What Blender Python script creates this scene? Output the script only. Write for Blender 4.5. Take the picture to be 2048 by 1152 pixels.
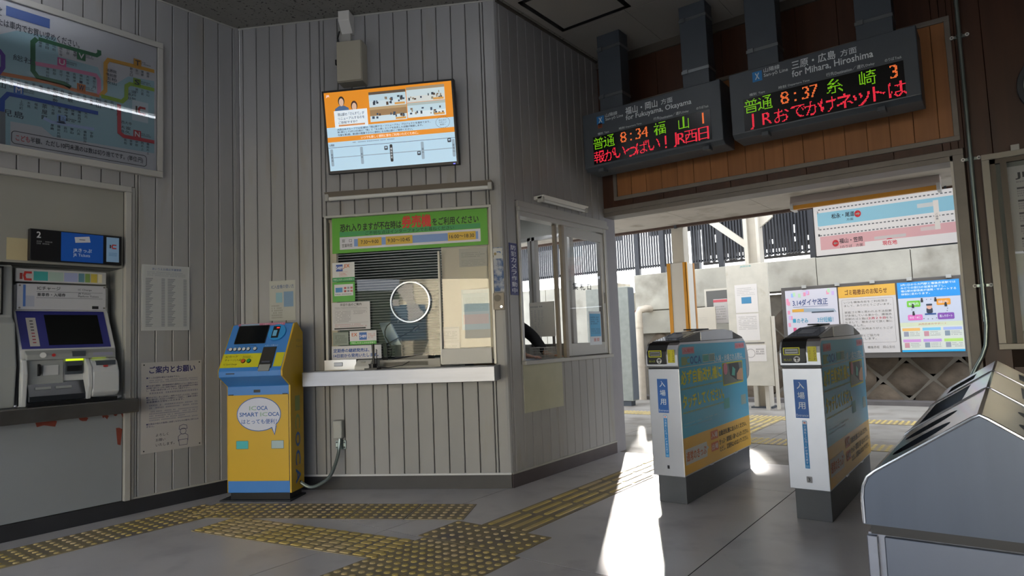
import bpy, bmesh, math, random
from mathutils import Vector, Matrix
from mathutils.bvhtree import BVHTree
random.seed(7)
for _o in list(bpy.data.objects): bpy.data.objects.remove(_o)
SC = bpy.context.scene
COL = SC.collection
PI = math.pi
# ---------------------------------------------------------------- camera
YAW, PIT, ROL, FOC, HC = math.radians(-36.918), math.radians(4.428), math.radians(-2.267), 1315.68, 1.10
fw = Vector((math.sin(YAW)*math.cos(PIT), math.cos(YAW)*math.cos(PIT), math.sin(PIT)))
r0 = Vector((math.cos(YAW), -math.sin(YAW), 0)); u0 = r0.cross(fw)
rt = r0*math.cos(ROL)+u0*math.sin(ROL); up = u0*math.cos(ROL)-r0*math.sin(ROL)
CP = Vector((0, 0, HC))
cd = bpy.data.cameras.new('camera'); co = bpy.data.objects.new('camera', cd); COL.objects.link(co)
co.matrix_world = Matrix(((rt.x, up.x, -fw.x, 0), (rt.y, up.y, -fw.y, 0), (rt.z, up.z, -fw.z, HC), (0, 0, 0, 1)))
cd.sensor_width = 36; cd.lens = FOC/2048*36; cd.clip_start = .02; cd.clip_end = 500
SC.camera = co
# ---------------------------------------------------------------- light and exposure
EXPO = 1.25
SKY = 1.0
SUN = 26.0
SC.view_settings.view_transform = 'Standard'; SC.view_settings.look = 'None'
SC.view_settings.gamma = 1; SC.view_settings.use_curve_mapping = False
SC.view_settings.exposure = EXPO
sun_el = math.radians(24); sun_h = Vector((.435, -.90, 0)).normalized()      # travel direction on the ground
sdir = Vector((sun_h.x*math.cos(sun_el), sun_h.y*math.cos(sun_el), -math.sin(sun_el)))
W = bpy.data.worlds.new('sky'); SC.world = W; W.use_nodes = True
nt = W.node_tree; nt.nodes.clear()
wo = nt.nodes.new('ShaderNodeOutputWorld'); bg = nt.nodes.new('ShaderNodeBackground')
st = nt.nodes.new('ShaderNodeTexSky'); st.sky_type = 'HOSEK_WILKIE'; st.turbidity = 5; st.ground_albedo = .4
st.sun_direction = (-sdir.x, -sdir.y, -sdir.z)
mxw = nt.nodes.new('ShaderNodeMixRGB'); mxw.inputs[0].default_value = .75; mxw.inputs[2].default_value = (.93, .99, 1.09, 1)
nt.links.new(st.outputs[0], mxw.inputs[1]); nt.links.new(mxw.outputs[0], bg.inputs[0]); bg.inputs[1].default_value = 2.3*SKY
nt.links.new(bg.outputs[0], wo.inputs[0])
sl = bpy.data.lights.new('sun', 'SUN'); sl.energy = SUN; sl.angle = math.radians(2.2); sl.color = (1, .95, .88)
so = bpy.data.objects.new('sun', sl); COL.objects.link(so)
so.rotation_euler = sdir.to_track_quat('-Z', 'Y').to_euler()
def portal(loc, rot, sx, sy):
    l = bpy.data.lights.new('sky_portal', 'AREA'); l.shape = 'RECTANGLE'; l.size = sx; l.size_y = sy; l.cycles.is_portal = True
    o = bpy.data.objects.new('sky_portal', l); COL.objects.link(o); o.location = loc; o.rotation_euler = rot
portal((-1.05, -2.45, 1.12), (PI/2, 0, PI), 7.4, 2.25)
portal((-1.6, 5.75, 1.15), (PI/2, 0, 0), 2.9, 2.3)
# ---------------------------------------------------------------- materials
def lin(c):
    return tuple((v/12.92 if v <= .04045 else ((v+.055)/1.055)**2.4) for v in c)
def hx(h):
    return lin(tuple(int(h[i:i+2], 16)/255 for i in (0, 2, 4)))
MATS = {}
def mat(name, h, rough=.6, metal=0, noise=0, nscale=8, bump=0, bscale=60, emit=0, rnd=0, dirt=None, stretch=None, spec=.5, coat=0, aniso=0):
    if name in MATS: return MATS[name]
    m = bpy.data.materials.new(name); m.use_nodes = True; t = m.node_tree
    b = t.nodes['Principled BSDF']; c = hx(h) if isinstance(h, str) else h
    b.inputs['Base Color'].default_value = (*c, 1); b.inputs['Roughness'].default_value = rough; b.inputs['Metallic'].default_value = metal
    b.inputs['Specular IOR Level'].default_value = spec
    if coat: b.inputs['Coat Weight'].default_value = coat; b.inputs['Coat Roughness'].default_value = .08
    if aniso: b.inputs['Anisotropic'].default_value = aniso
    src = None
    if noise or rnd or bump or dirt:
        tc = t.nodes.new('ShaderNodeTexCoord'); mp = t.nodes.new('ShaderNodeMapping')
        geo = t.nodes.new('ShaderNodeNewGeometry')
        t.links.new(geo.outputs['Position'], mp.inputs[0])
        if stretch: mp.inputs['Scale'].default_value = stretch
    if noise or rnd:
        n = t.nodes.new('ShaderNodeTexNoise'); n.inputs['Scale'].default_value = nscale; n.inputs['Detail'].default_value = 5
        t.links.new(mp.outputs[0], n.inputs[0])
        r = t.nodes.new('ShaderNodeMapRange'); r.inputs[1].default_value = .3; r.inputs[2].default_value = .7
        r.inputs[3].default_value = 1-noise; r.inputs[4].default_value = 1+noise*.6
        t.links.new(n.outputs[0], r.inputs[0]); fac = r.outputs[0]
        if rnd:
            oi = t.nodes.new('ShaderNodeObjectInfo'); r2 = t.nodes.new('ShaderNodeMapRange')
            r2.inputs[3].default_value = 1-rnd; r2.inputs[4].default_value = 1+rnd
            t.links.new(oi.outputs['Random'], r2.inputs[0])
            mm = t.nodes.new('ShaderNodeMath'); mm.operation = 'MULTIPLY'
            t.links.new(fac, mm.inputs[0]); t.links.new(r2.outputs[0], mm.inputs[1]); fac = mm.outputs[0]
        vm = t.nodes.new('ShaderNodeVectorMath'); vm.operation = 'SCALE'; vm.inputs[0].default_value = c
        t.links.new(fac, vm.inputs['Scale']); src = vm.outputs[0]
        t.links.new(src, b.inputs['Base Color'])
    if dirt:
        dc, dsc, lo, hi = dirt
        n2 = t.nodes.new('ShaderNodeTexNoise'); n2.inputs['Scale'].default_value = dsc; n2.inputs['Detail'].default_value = 6
        t.links.new(mp.outputs[0], n2.inputs[0])
        r3 = t.nodes.new('ShaderNodeMapRange'); r3.inputs[1].default_value = lo; r3.inputs[2].default_value = hi
        t.links.new(n2.outputs[0], r3.inputs[0])
        mx = t.nodes.new('ShaderNodeMixRGB'); t.links.new(r3.outputs[0], mx.inputs[0])
        if src: t.links.new(src, mx.inputs[1])
        else: mx.inputs[1].default_value = (*c, 1)
        mx.inputs[2].default_value = (*hx(dc), 1); t.links.new(mx.outputs[0], b.inputs['Base Color'])
    if bump:
        n3 = t.nodes.new('ShaderNodeTexNoise'); n3.inputs['Scale'].default_value = bscale; n3.inputs['Detail'].default_value = 4
        t.links.new(mp.outputs[0], n3.inputs[0]); bp = t.nodes.new('ShaderNodeBump')
        bp.inputs['Strength'].default_value = bump; bp.inputs['Distance'].default_value = .01
        t.links.new(n3.outputs[0], bp.inputs['Height']); t.links.new(bp.outputs[0], b.inputs['Normal'])
    if emit:
        b.inputs['Emission Color'].default_value = (*c, 1); b.inputs['Emission Strength'].default_value = emit
    MATS[name] = m
    return m
def glass(name, tint=(1, 1, 1), ior=1.5, rough=0.0):
    if name in MATS: return MATS[name]
    m = bpy.data.materials.new(name); m.use_nodes = True; t = m.node_tree; t.nodes.clear()
    o = t.nodes.new('ShaderNodeOutputMaterial'); mx = t.nodes.new('ShaderNodeMixShader')
    fr = t.nodes.new('ShaderNodeFresnel'); fr.inputs[0].default_value = ior
    tr = t.nodes.new('ShaderNodeBsdfTransparent'); tr.inputs[0].default_value = (*tint, 1)
    gl = t.nodes.new('ShaderNodeBsdfGlossy'); gl.inputs['Roughness'].default_value = rough
    t.links.new(fr.outputs[0], mx.inputs[0]); t.links.new(tr.outputs[0], mx.inputs[1]); t.links.new(gl.outputs[0], mx.inputs[2])
    t.links.new(mx.outputs[0], o.inputs[0]); MATS[name] = m
    return m
def pm(h): return mat('print_'+h, h, .45)                    # printed colour
def em(h, s): return mat('glow_%s_%g' % (h, s), h, .4, emit=s)
# ---------------------------------------------------------------- frames: x right, y into the wall, z up
class Frame:
    def __init__(f, o, rz):
        f.o = Vector(o); f.rz = rz
        f.sx = Vector((math.cos(rz), math.sin(rz), 0)); f.sy = Vector((-math.sin(rz), math.cos(rz), 0))
    def w(f, x, y, z): return f.o+f.sx*x+f.sy*y+Vector((0, 0, z))
    def p(f, px, py, d=0):
        """where the line of sight of photo point (px, py) meets the plane y = d of this frame"""
        r = fw*FOC+rt*(px-1024)+up*(576-py)
        t = ((f.o+f.sy*d-CP).dot(f.sy))/r.dot(f.sy); q = CP+r*t-f.o
        return q.dot(f.sx), q.z
    def r(f, pts, d=0):
        """rectangle from four photo corners TL, TR, BR, BL"""
        a = [f.p(*q, d) for q in pts]
        return ((a[0][0]+a[3][0])/2, (a[1][0]+a[2][0])/2, (a[2][1]+a[3][1])/2, (a[0][1]+a[1][1])/2)
def onfloor(px, py, h=0):
    r = fw*FOC+rt*(px-1024)+up*(576-py); t = (h-HC)/r.z; q = CP+r*t
    return q
PHI = math.radians(28.529)
A = Frame((-4.937, 0, 0), PI/2)
B = Frame((-3.032, 3.943, 0), PHI)
C = Frame((-3.032, 0, 0), PI/2)
D = Frame((0, 5.55, 0), 0)
G = Frame((0, 0, 0), 0)
AB = -2.164; CEIL = 3.757
# ---------------------------------------------------------------- mesh building
class MB:
    def __init__(s): s.v = []; s.f = []
    def add(s, vs, fs):
        n = len(s.v); s.v += [tuple(v) for v in vs]; s.f += [tuple(i+n for i in f) for f in fs]; return s
    def box(s, x0, x1, y0, y1, z0, z1):
        if x0 > x1: x0, x1 = x1, x0
        if y0 > y1: y0, y1 = y1, y0
        if z0 > z1: z0, z1 = z1, z0
        return s.add([(x, y, z) for z in (z0, z1) for y in (y0, y1) for x in (x0, x1)],
                     [(0, 2, 3, 1), (4, 5, 7, 6), (0, 1, 5, 4), (2, 6, 7, 3), (0, 4, 6, 2), (1, 3, 7, 5)])
    def quad(s, x0, x1, z0, z1, y): return s.add([(x0, y, z0), (x1, y, z0), (x1, y, z1), (x0, y, z1)], [(0, 1, 2, 3)])
    def poly(s, pts, y): return s.add([(x, y, z) for x, z in pts], [tuple(range(len(pts)))])
    def prism(s, pts, a0, a1, ax='x'):
        """profile pts extruded along an axis: ax x -> pts (y,z); y -> (x,z); z -> (x,y)"""
        n = len(pts)
        def m(a, q): return (a, q[0], q[1]) if ax == 'x' else ((q[0], a, q[1]) if ax == 'y' else (q[0], q[1], a))
        ar = sum(pts[i][0]*pts[(i+1) % n][1]-pts[(i+1) % n][0]*pts[i][1] for i in range(n))
        P = list(pts) if ar > 0 else list(pts)[::-1]
        if ax == 'y': P = P[::-1]
        vs = [m(a0, q) for q in P]+[m(a1, q) for q in P]
        fs = [tuple(range(n))[::-1], tuple(range(n, 2*n))]+[(i, (i+1) % n, n+(i+1) % n, n+i) for i in range(n)]
        return s.add(vs, fs)
    def cyl(s, c, r, h, ax='y', n=20, r2=None):
        r2 = r if r2 is None else r2; vs = []
        for k, (a, rr) in enumerate(((0, r), (h, r2))):
            for i in range(n):
                t = 2*PI*i/n; p, q = rr*math.cos(t), rr*math.sin(t)
                vs.append((c[0]+p, c[1]+a, c[2]+q) if ax == 'y' else ((c[0]+p, c[1]+q, c[2]+a) if ax == 'z' else (c[0]+a, c[1]+p, c[2]+q)))
        return s.add(vs, [tuple(range(n)), tuple(range(n, 2*n))[::-1]]+[(i, n+i, n+(i+1) % n, (i+1) % n) for i in range(n)])
    def ring(s, c, r, w, h, n=32, ax='y'):
        vs = []
        for i in range(n):
            t = 2*PI*i/n
            for rr, a in ((r, 0), (r+w, 0), (r+w, h), (r, h)):
                p, q = rr*math.cos(t), rr*math.sin(t)
                vs.append((c[0]+p, c[1]+a, c[2]+q) if ax == 'y' else (c[0]+p, c[1]+q, c[2]+a))
        return s.add(vs, [(4*i+k, 4*((i+1) % n)+k, 4*((i+1) % n)+(k+1) % 4, 4*i+(k+1) % 4) for i in range(n) for k in range(4)])
    def tube(s, pts, r, n=10, cap=True):
        P = [Vector(p) for p in pts]; vs = []; fs = []
        rr = r if isinstance(r, (list, tuple)) else [r]*len(P)
        nrm = None
        for i, p in enumerate(P):
            t = (P[min(i+1, len(P)-1)]-P[max(i-1, 0)]).normalized()
            if nrm is None: nrm = t.orthogonal().normalized()
            nrm = (nrm-t*nrm.dot(t)).normalized(); b = t.cross(nrm)
            for k in range(n):
                a = 2*PI*k/n; vs.append(p+(nrm*math.cos(a)+b*math.sin(a))*rr[i])
        for i in range(len(P)-1):
            for k in range(n): fs.append((i*n+k, i*n+(k+1) % n, (i+1)*n+(k+1) % n, (i+1)*n+k))
        if cap: fs += [tuple(range(n))[::-1], tuple(range((len(P)-1)*n, len(P)*n))]
        return s.add(vs, fs)
    def ribbon(s, pts, w, y):
        """flat stroke of width w along pts (x,z) with mitred joints"""
        P = [Vector((a, b)) for a, b in pts]; L = []
        for i, p in enumerate(P):
            d0 = (p-P[i-1]).normalized() if i else None; d1 = (P[i+1]-p).normalized() if i < len(P)-1 else None
            if d0 is None: d0 = d1
            if d1 is None: d1 = d0
            n0 = Vector((-d0.y, d0.x)); n1 = Vector((-d1.y, d1.x)); m = (n0+n1)
            m = m.normalized() if m.length > 1e-4 else n0
            k = w/2/max(.5, m.dot(n0)); L.append((p+m*k, p-m*k))
        vs = []; 
        for a, b in L: vs += [(a.x, y, a.y), (b.x, y, b.y)]
        return s.add(vs, [(2*i+1, 2*i+3, 2*i+2, 2*i) for i in range(len(P)-1)])
    def mesh(s, name, m, off=(0, 0, 0), bevel=0, seg=2, smooth=None):
        me = bpy.data.meshes.new(name)
        me.from_pydata([(v[0]-off[0], v[1]-off[1], v[2]-off[2]) for v in s.v], [], s.f)
        if bevel:
            bm = bmesh.new(); bm.from_mesh(me); bmesh.ops.recalc_face_normals(bm, faces=bm.faces)
            es = [e for e in bm.edges if len(e.link_faces) == 2 and e.calc_face_angle(0) > .5]
            bmesh.ops.bevel(bm, geom=es, offset=bevel, segments=seg, affect='EDGES', profile=.5, clamp_overlap=True)
            bm.to_mesh(me); bm.free()
        if m: me.materials.append(m)
        if smooth: me.shade_smooth() if smooth is True else None
        if smooth is not None:
            try: me.set_sharp_from_angle(angle=math.radians(35))
            except Exception: pass
            for p in me.polygons: p.use_smooth = True
        me.update(); return me
def link(name, me, parent=None):
    o = bpy.data.objects.new(name, me); COL.objects.link(o)
    if parent is not None: o.parent = parent
    return o
# ---------------------------------------------------------------- lettering
TC = {}
def glyphs(s, bold=0, res=2):
    k = (s, bold, res)
    if k not in TC:
        cu = bpy.data.curves.new('t', 'FONT'); cu.body = s; cu.size = 1; cu.offset = bold; cu.resolution_u = res
        ob = bpy.data.objects.new('t', cu); COL.objects.link(ob)
        bpy.context.view_layer.update()
        me = bpy.data.meshes.new_from_object(ob.evaluated_get(bpy.context.evaluated_depsgraph_get()))
        vs = [tuple(v.co) for v in me.vertices]; fs = [tuple(p.vertices) for p in me.polygons]
        bpy.data.objects.remove(ob); bpy.data.meshes.remove(me)
        if vs:
            xs = [v[0] for v in vs]; ys = [v[1] for v in vs]; bb = (min(xs), max(xs), min(ys), max(ys))
        else: bb = (0, 1, 0, 1)
        TC[k] = (vs, fs, bb)
    return TC[k]
def mbtext(mb, s, x0, x1, z0, z1, y, bold=0, fit=True, mirror=False, res=2):
    """text fitted into the box x0..x1, z0..z1 on plane y; heavy weights overlay shifted copies"""
    heavy = bold >= .012 and (z1-z0) > .016
    vs, fs, (a, b, c, d) = glyphs(s, 0 if heavy else min(bold, .003), res)
    if not vs: return mb
    sx = (x1-x0)/(b-a); sz = (z1-z0)/(d-c)
    if not fit: sx = min(sx, sz); sz = sx
    cx = (x0+x1)/2; cz = (z0+z1)/2
    k = -1 if mirror else 1
    h = bold*.8
    for i, (ox, oz) in enumerate(((-h, -h), (h, h), (-h, h), (h, -h)) if heavy else ((0, 0),)):
        mb.add([(cx+k*(v[0]+ox-(a+b)/2)*sx, y-i*.00006, cz+(v[1]+oz-(c+d)/2)*sz) for v in vs], fs)
    return mb
def vtext(mb, s, x0, x1, z0, z1, y, bold=0):
    """vertical lettering, top to bottom"""
    n = len(s); h = (z1-z0)/n
    for i, ch in enumerate(s):
        if ch == ' ': continue
        if ch in 'ー':
            w = x1-x0; zc = z1-(i+.5)*h; mb.quad((x0+x1)/2-w*.05, (x0+x1)/2+w*.05, zc-h*.36, zc+h*.36, y); continue
        thin = ch in '一二三口山日'
        mbtext(mb, ch, x0+(x1-x0)*.06, x1-(x1-x0)*.06, z1-(i+1)*h+h*.1, z1-i*h-h*.1, y, bold, fit=not (ch.isascii() or ch in '・'))
    return mb
def scribble(mb, x0, x1, z0, z1, y, rows, seed=1, fill=.55, ind=0):
    """rows of tiny characters too small to read: short strokes with uneven gaps"""
    rr = random.Random(seed); dz = (z1-z0)/rows
    for i in range(rows):
        zc = z1-(i+.5)*dz; x = x0+(ind*dz*(i % 3 > 0)); end = x1-(rr.random()*.35*(x1-x0) if rr.random() < .35 else 0)
        while x < end:
            w = dz*rr.uniform(.35, .6)
            if rr.random() < .9:
                mb.quad(x, min(x+w, x1), zc-dz*fill*.5, zc-dz*fill*.22, y)
                mb.quad(x+w*.35, min(x+w*.6, x1), zc-dz*fill*.2, zc+dz*fill*.2, y)
                mb.quad(x, min(x+w, x1), zc+dz*fill*.22, zc+dz*fill*.5, y)
            x += w+dz*.16
    return mb
def rrect(x0, x1, z0, z1, r, n=5):
    P = []
    for cx, cz, a in ((x1-r, z1-r, 0), (x0+r, z1-r, PI/2), (x0+r, z0+r, PI), (x1-r, z0+r, 1.5*PI)):
        for i in range(n+1):
            t = a+PI/2*i/n; P.append((cx+r*math.cos(t), cz+r*math.sin(t)))
    return P
def ell(cx, cz, rx, rz, n=28): return [(cx+rx*math.cos(2*PI*i/n), cz+rz*math.sin(2*PI*i/n)) for i in range(n)]
# ---------------------------------------------------------------- things
class Thing:
    """one top-level thing: an Empty at its base that parents its parts; geometry is given in frame coordinates"""
    def __init__(s, name, label, cat, fr, x, y, z, group=None, kind=None):
        s.fr = fr; s.off = (x, y, z)
        s.o = bpy.data.objects.new(name, None); s.o.empty_display_size = .05; COL.objects.link(s.o)
        s.o.location = fr.w(x, y, z); s.o.rotation_euler = (0, 0, fr.rz)
        if kind: s.o['kind'] = kind
        if label: s.o['label'] = label
        if cat: s.o['category'] = cat
        if group: s.o['group'] = group
    def part(s, name, mb, m, parent=None, bevel=0, seg=2, smooth=None, label=None, kind=None):
        o = link(name, mb.mesh(name, m, s.off, bevel, seg, smooth) if isinstance(mb, MB) else mb, parent or s.o)
        if label: o['label'] = label
        if kind: o['kind'] = kind
        return o
    def at(s, name, me, x, y, z, parent=None, rot=None, scale=None):
        o = link(name, me, parent or s.o); o.location = (x-s.off[0], y-s.off[1], z-s.off[2])
        if rot: o.rotation_euler = rot
        if scale: o.scale = scale
        return o
    def flat(s, name, x0, x1, z0, z1, y, h, parent=None):
        return s.part(name, MB().quad(x0, x1, z0, z1, y), pm(h) if isinstance(h, str) else h, parent)
    def text(s, txt, x0, x1, z0, z1, y, h, bold=0, fit=True, parent=None, vert=False, name='lettering', mirror=False):
        mb = MB()
        if vert: vtext(mb, txt, x0, x1, z0, z1, y, bold)
        else: mbtext(mb, txt, x0, x1, z0, z1, y, bold, fit, mirror)
        return s.part(name, mb, pm(h) if isinstance(h, str) else h, parent)
def sub(rect, u0, u1, v0, v1):
    """fraction of a rectangle x0,x1,z0,z1 (v measured downward)"""
    x0, x1, z0, z1 = rect
    return x0+(x1-x0)*u0, x0+(x1-x0)*u1, z1-(z1-z0)*v1, z1-(z1-z0)*v0
# ---------------------------------------------------------------- common materials
M_plank = mat('painted_plank', '949494', .42, noise=.07, nscale=1.1, rnd=.04, stretch=(3, 3, .55), dirt=('8b8577', 2.6, .58, .85))
M_plankback = mat('plank_joint', '2a2824', .9)
M_trim = mat('white_trim', 'a3a29c', .4, noise=.06, nscale=3)
M_kick = mat('dark_vinyl_kick', '2c2d31', .45, noise=.2, nscale=5)
M_ceil = mat('acoustic_ceiling', '7f7d77', .9, dirt=('35322d', 42, .60, .66), noise=.05)
M_ceil2 = mat('smooth_ceiling', '8f8c86', .85, noise=.05, nscale=2)
M_floor = mat('polished_concrete', 'bdbabb', .30, noise=.12, nscale=1.2, dirt=('a3a0a4', 3.5, .52, .72), bump=.04, bscale=7, spec=.5)
M_tact = mat('tactile_base', '8a7d60', .55, noise=.18, nscale=5, dirt=('6a6462', 4, .5, .7))
M_bump = mat('tactile_yellow', 'bfa860', .5, noise=.2, nscale=4, dirt=('c2ad84', 2.2, .45, .62))
M_alu = mat('aluminium_frame', 'a7a6a2', .38, metal=.35)
M_steel = mat('brushed_steel', '7d8089', .34, metal=1, noise=.06, nscale=3, stretch=(1, 1, 14))
M_steeld = mat('gate_steel', 'b9bbc0', .36, metal=.85, noise=.05, nscale=4)
M_poly = mat('polished_steel', '9b9ea6', .13, metal=1, noise=.05)
M_black = mat('black_plastic', '0d0d0f', .4)
M_dgrey = mat('dark_grey_metal', '3b4148', .5, noise=.05)
M_darkw = mat('dark_wood_wall', '402414', .42, noise=.28, nscale=2.2, rnd=.06, stretch=(6, 6, .5))
M_orw = mat('orange_wood_panel', '93623a', .4, noise=.14, nscale=3, rnd=.05, stretch=(9, 9, .35))
M_frame = mat('grey_frame', '77716a', .45, metal=.2, noise=.1)
M_white = mat('white_enamel', 'c9c8c3', .4)
M_paper = mat('paper_white', 'cfd0cf', .7)
M_glass = glass('window_glass')
M_conc = mat('concrete_wall', 'a09c90', .85, noise=.18, nscale=2.5, bump=.25, bscale=14, dirt=('6d675b', 1.8, .52, .75))
M_stone = mat('retaining_stone', '584d40', .9, noise=.35, nscale=5, rnd=.28, bump=.9, bscale=16)
M_mortar = mat('stone_mortar', '6b655b', .95, noise=.2, nscale=7, bump=.4, bscale=30)
M_slat = mat('dark_slat', '1e2026', .5)
M_glit = mat('galvanised_pipe', '8e9a97', .3, metal=.8)
# ================================================================ STRUCTURE
def struct(name, mb, m, fr=G, **k):
    o = link(name, mb.mesh(name, m, **k)); o.location = fr.o; o.rotation_euler = (0, 0, fr.rz); o['kind'] = 'structure'
    return o
def subtract(a, b, holes):
    segs = [(a, b)]
    for h0, h1 in holes:
        out = []
        for s0, s1 in segs:
            if h1 <= s0 or h0 >= s1: out.append((s0, s1)); continue
            if h0 > s0: out.append((s0, h0))
            if h1 < s1: out.append((h1, s1))
        segs = out
    return [q for q in segs if q[1]-q[0] > .01]
PK = {}
def plankmesh(w, h, th, m, gap=.005, ch=.004):
    k = (round(w, 3), round(h, 2), th, m.name)
    if k not in PK:
        a, b = gap/2, w-gap/2
        PK[k] = MB().prism([(a, 0), (a, -th+ch), (a+ch, -th), (b-ch, -th), (b, -th+ch), (b, 0)], 0, h, 'z').mesh('plank', m)
    return PK[k]
def holewall(x0, x1, z0, z1, holes, y0, y1):
    xs = sorted({x0, x1, *[min(max(v, x0), x1) for h in holes for v in h[:2]]}); zs = sorted({z0, z1, *[min(max(v, z0), z1) for h in holes for v in h[2:]]})
    mb = MB()
    for i in range(len(xs)-1):
        for a, b in subtract(z0, z1, [(h[2], h[3]) for h in holes if h[0] < (xs[i]+xs[i+1])/2 < h[1]]): mb.box(xs[i], xs[i+1], y0, y1, a, b)
    return mb
def planks(parent, x0, x1, z0, z1, pitch, anchor, holes, m, th=.011, name='plank', gap=.005):
    k0 = math.floor((x0-anchor)/pitch)
    edges = [x0]+[anchor+pitch*k for k in range(k0, k0+200) if x0+.02 < anchor+pitch*k < x1-.02]+[x1]
    cuts = sorted({*edges, *[v for h in holes for v in h[:2] if x0 < v < x1]})
    ce = []
    for v in cuts:
        if ce and v-ce[-1] < .02: continue
        ce.append(v)
    for a, b in zip(ce, ce[1:]):
        for s, e in subtract(z0, z1, [(h[2], h[3]) for h in holes if h[0]-.001 < (a+b)/2 < h[1]+.001]):
            o = link(name, plankmesh(b-a, e-s, th, m, gap, min(.004, gap*.8)), parent); o.location = (a, 0, s); o.scale = (1, 1, (e-s)/round(e-s, 2))
FLX0, FLX1, FLY0, FLY1 = -4.95, 3.2, -4.3, 5.75
# floor: concrete bays with thin joints
fl = struct('floor', MB().box(-8, 6, -4.4, 10.6, -.12, -.0015), mat('floor_joint', '29272a', .9))
jy = [-4.4, -2.95, -1.1, .8, 2.72, 4.70, 5.62]; jx = [-4.95, -3.05, -1.25, .55, 2.35, 3.3]
for i in range(len(jx)-1):
    for j in range(len(jy)-1):
        link('floor_bay', MB().box(jx[i]+.003, jx[i+1]-.003, jy[j]+.003, jy[j+1]-.003, -.05, 0).mesh('floor_bay', M_floor), fl)
M_plat = mat('platform_paving', '8a857d', .7, noise=.14, nscale=3, dirt=('6e675e', 2.2, .5, .7))
for i in range(9):
    for j in range(3):
        x = -8+i*1.5; y = 5.62+j*1.62
        link('paving_bay', MB().box(x+.003, x+1.497, y+.003, y+1.617, -.05, 0).mesh('paving_bay', M_plat), fl)
# ceiling with square acoustic tiles (left bay) and larger smooth boards over the concourse
ce = struct('ceiling', MB().box(-4.95, 3.2, -2.55, 5.75, CEIL+.014, CEIL+.12), mat('ceiling_joint', '33312e', .9))
hatch = (-2.911, -2.252, 4.10, 4.755)
tw = .6565
cm = MB().box(.0015, tw-.0015, .0015, .913, 0, .012).mesh('ceiling_tile', M_ceil2)
ct = MB().box(.0015, tw-.0015, .0015, .913, 0, .012).mesh('ceiling_tile', M_ceil)
for i in range(13):
    for j in range(9):
        x = -4.95+i*tw; y = -2.5+j*.9145
        o = link('ceiling_tile', ct if i < 3 else cm, ce); o.location = (x, y, CEIL)
hm = MB()
for a, b, c, d in ((hatch[0], hatch[1], hatch[3]-.035, hatch[3]), (hatch[0], hatch[1], hatch[2], hatch[2]+.035), (hatch[0], hatch[0]+.035, hatch[2], hatch[3]), (hatch[1]-.035, hatch[1], hatch[2], hatch[3])):
    hm.box(a, b, c, d, CEIL-.006, CEIL)
t = Thing('ceiling_hatch', 'square white ceiling access hatch with a thin dark frame, left of the grey hanging ducts', 'hatch', G, (hatch[0]+hatch[1])/2, (hatch[2]+hatch[3])/2, CEIL)
t.part('hatch_frame', hm, M_black); t.part('hatch_panel', MB().box(hatch[0]+.04, hatch[1]-.04, hatch[2]+.04, hatch[3]-.04, CEIL-.004, CEIL), M_ceil2)
# --- left wall A
NX1 = 2.03
nh = [(-.2, NX1, .80, 1.70)]
wl = struct('wall_left', holewall(-4.3, 2.905, 0, CEIL, nh, .004, .05), M_plankback, A)
planks(wl, -4.3, 2.90, .105, CEIL, .1215, 2.371, [(-.6, 2.105, 0, 2.29)], M_plank)
struct('trim_1', MB().box(NX1+.005, NX1+.045, -.035, 0, .10, 2.245).box(-.6, NX1+.045, -.035, 0, 2.245, 2.285).box(NX1+.047, 2.105, -.018, 0, .10, 2.285), M_trim, A, bevel=.004)
M_plate = mat('beige_grey_plate', '8c8b84', .5, noise=.05, nscale=2)
M_plate2 = mat('blue_grey_plate', '85898d', .5, noise=.06, nscale=2)
struct('trim_2', MB().box(-.6, NX1, -.008, .002, 1.70, 2.245), M_plate, A)
struct('trim_3', MB().box(-.6, NX1, -.008, .002, .105, .80), M_plate2, A)
struct('trim_4', MB().box(-.2, NX1, .20, .22, .78, 1.72).box(NX1-.002, NX1+.01, 0, .22, .78, 1.72).box(-.2, NX1, 0, .22, 1.70, 1.72).box(-.22, -.2, 0, .22, .78, 1.72), mat('recess_panel', '9a9c98', .5), A)
struct('baseboard_left', MB().box(-4.3, 2.91, -.012, 0, 0, .10), M_kick, A)
struct('trim_5', MB().box(2.105, 2.91, -.016, 0, .10, .112), M_trim, A)
struct('trim_6', MB().box(2.872, 2.905, -.02, -.002, .112, CEIL), M_plank, A)
struct('trim_20', MB().box(-4.3, 2.9, -.015, 0, CEIL-.012, CEIL), M_trim, A)
# --- booth front wall B
w0, w1, wz0, wz1 = -1.435, -.103, .93, 2.115
wf = struct('wall_front', holewall(AB+.0, 0, 0, CEIL, [(w0, w1, .80, wz1)], .004, .07), M_plankback, B)
planks(wf, AB+.012, -.0, .112, CEIL, .1178, .004-.1178, [(w0-.012, w1+.012, .83, wz1+.012)], M_plank)
struct('baseboard_front', MB().box(AB, 0.0, -.014, 0, 0, .10), M_kick, B)
struct('trim_7', MB().box(AB+.01, 0, -.018, 0, .10, .114), mat('white_strip', 'c4c5c8', .4), B)
struct('trim_8', MB().box(AB+.01, 0, -.015, 0, CEIL-.012, CEIL), M_trim, B)
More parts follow.
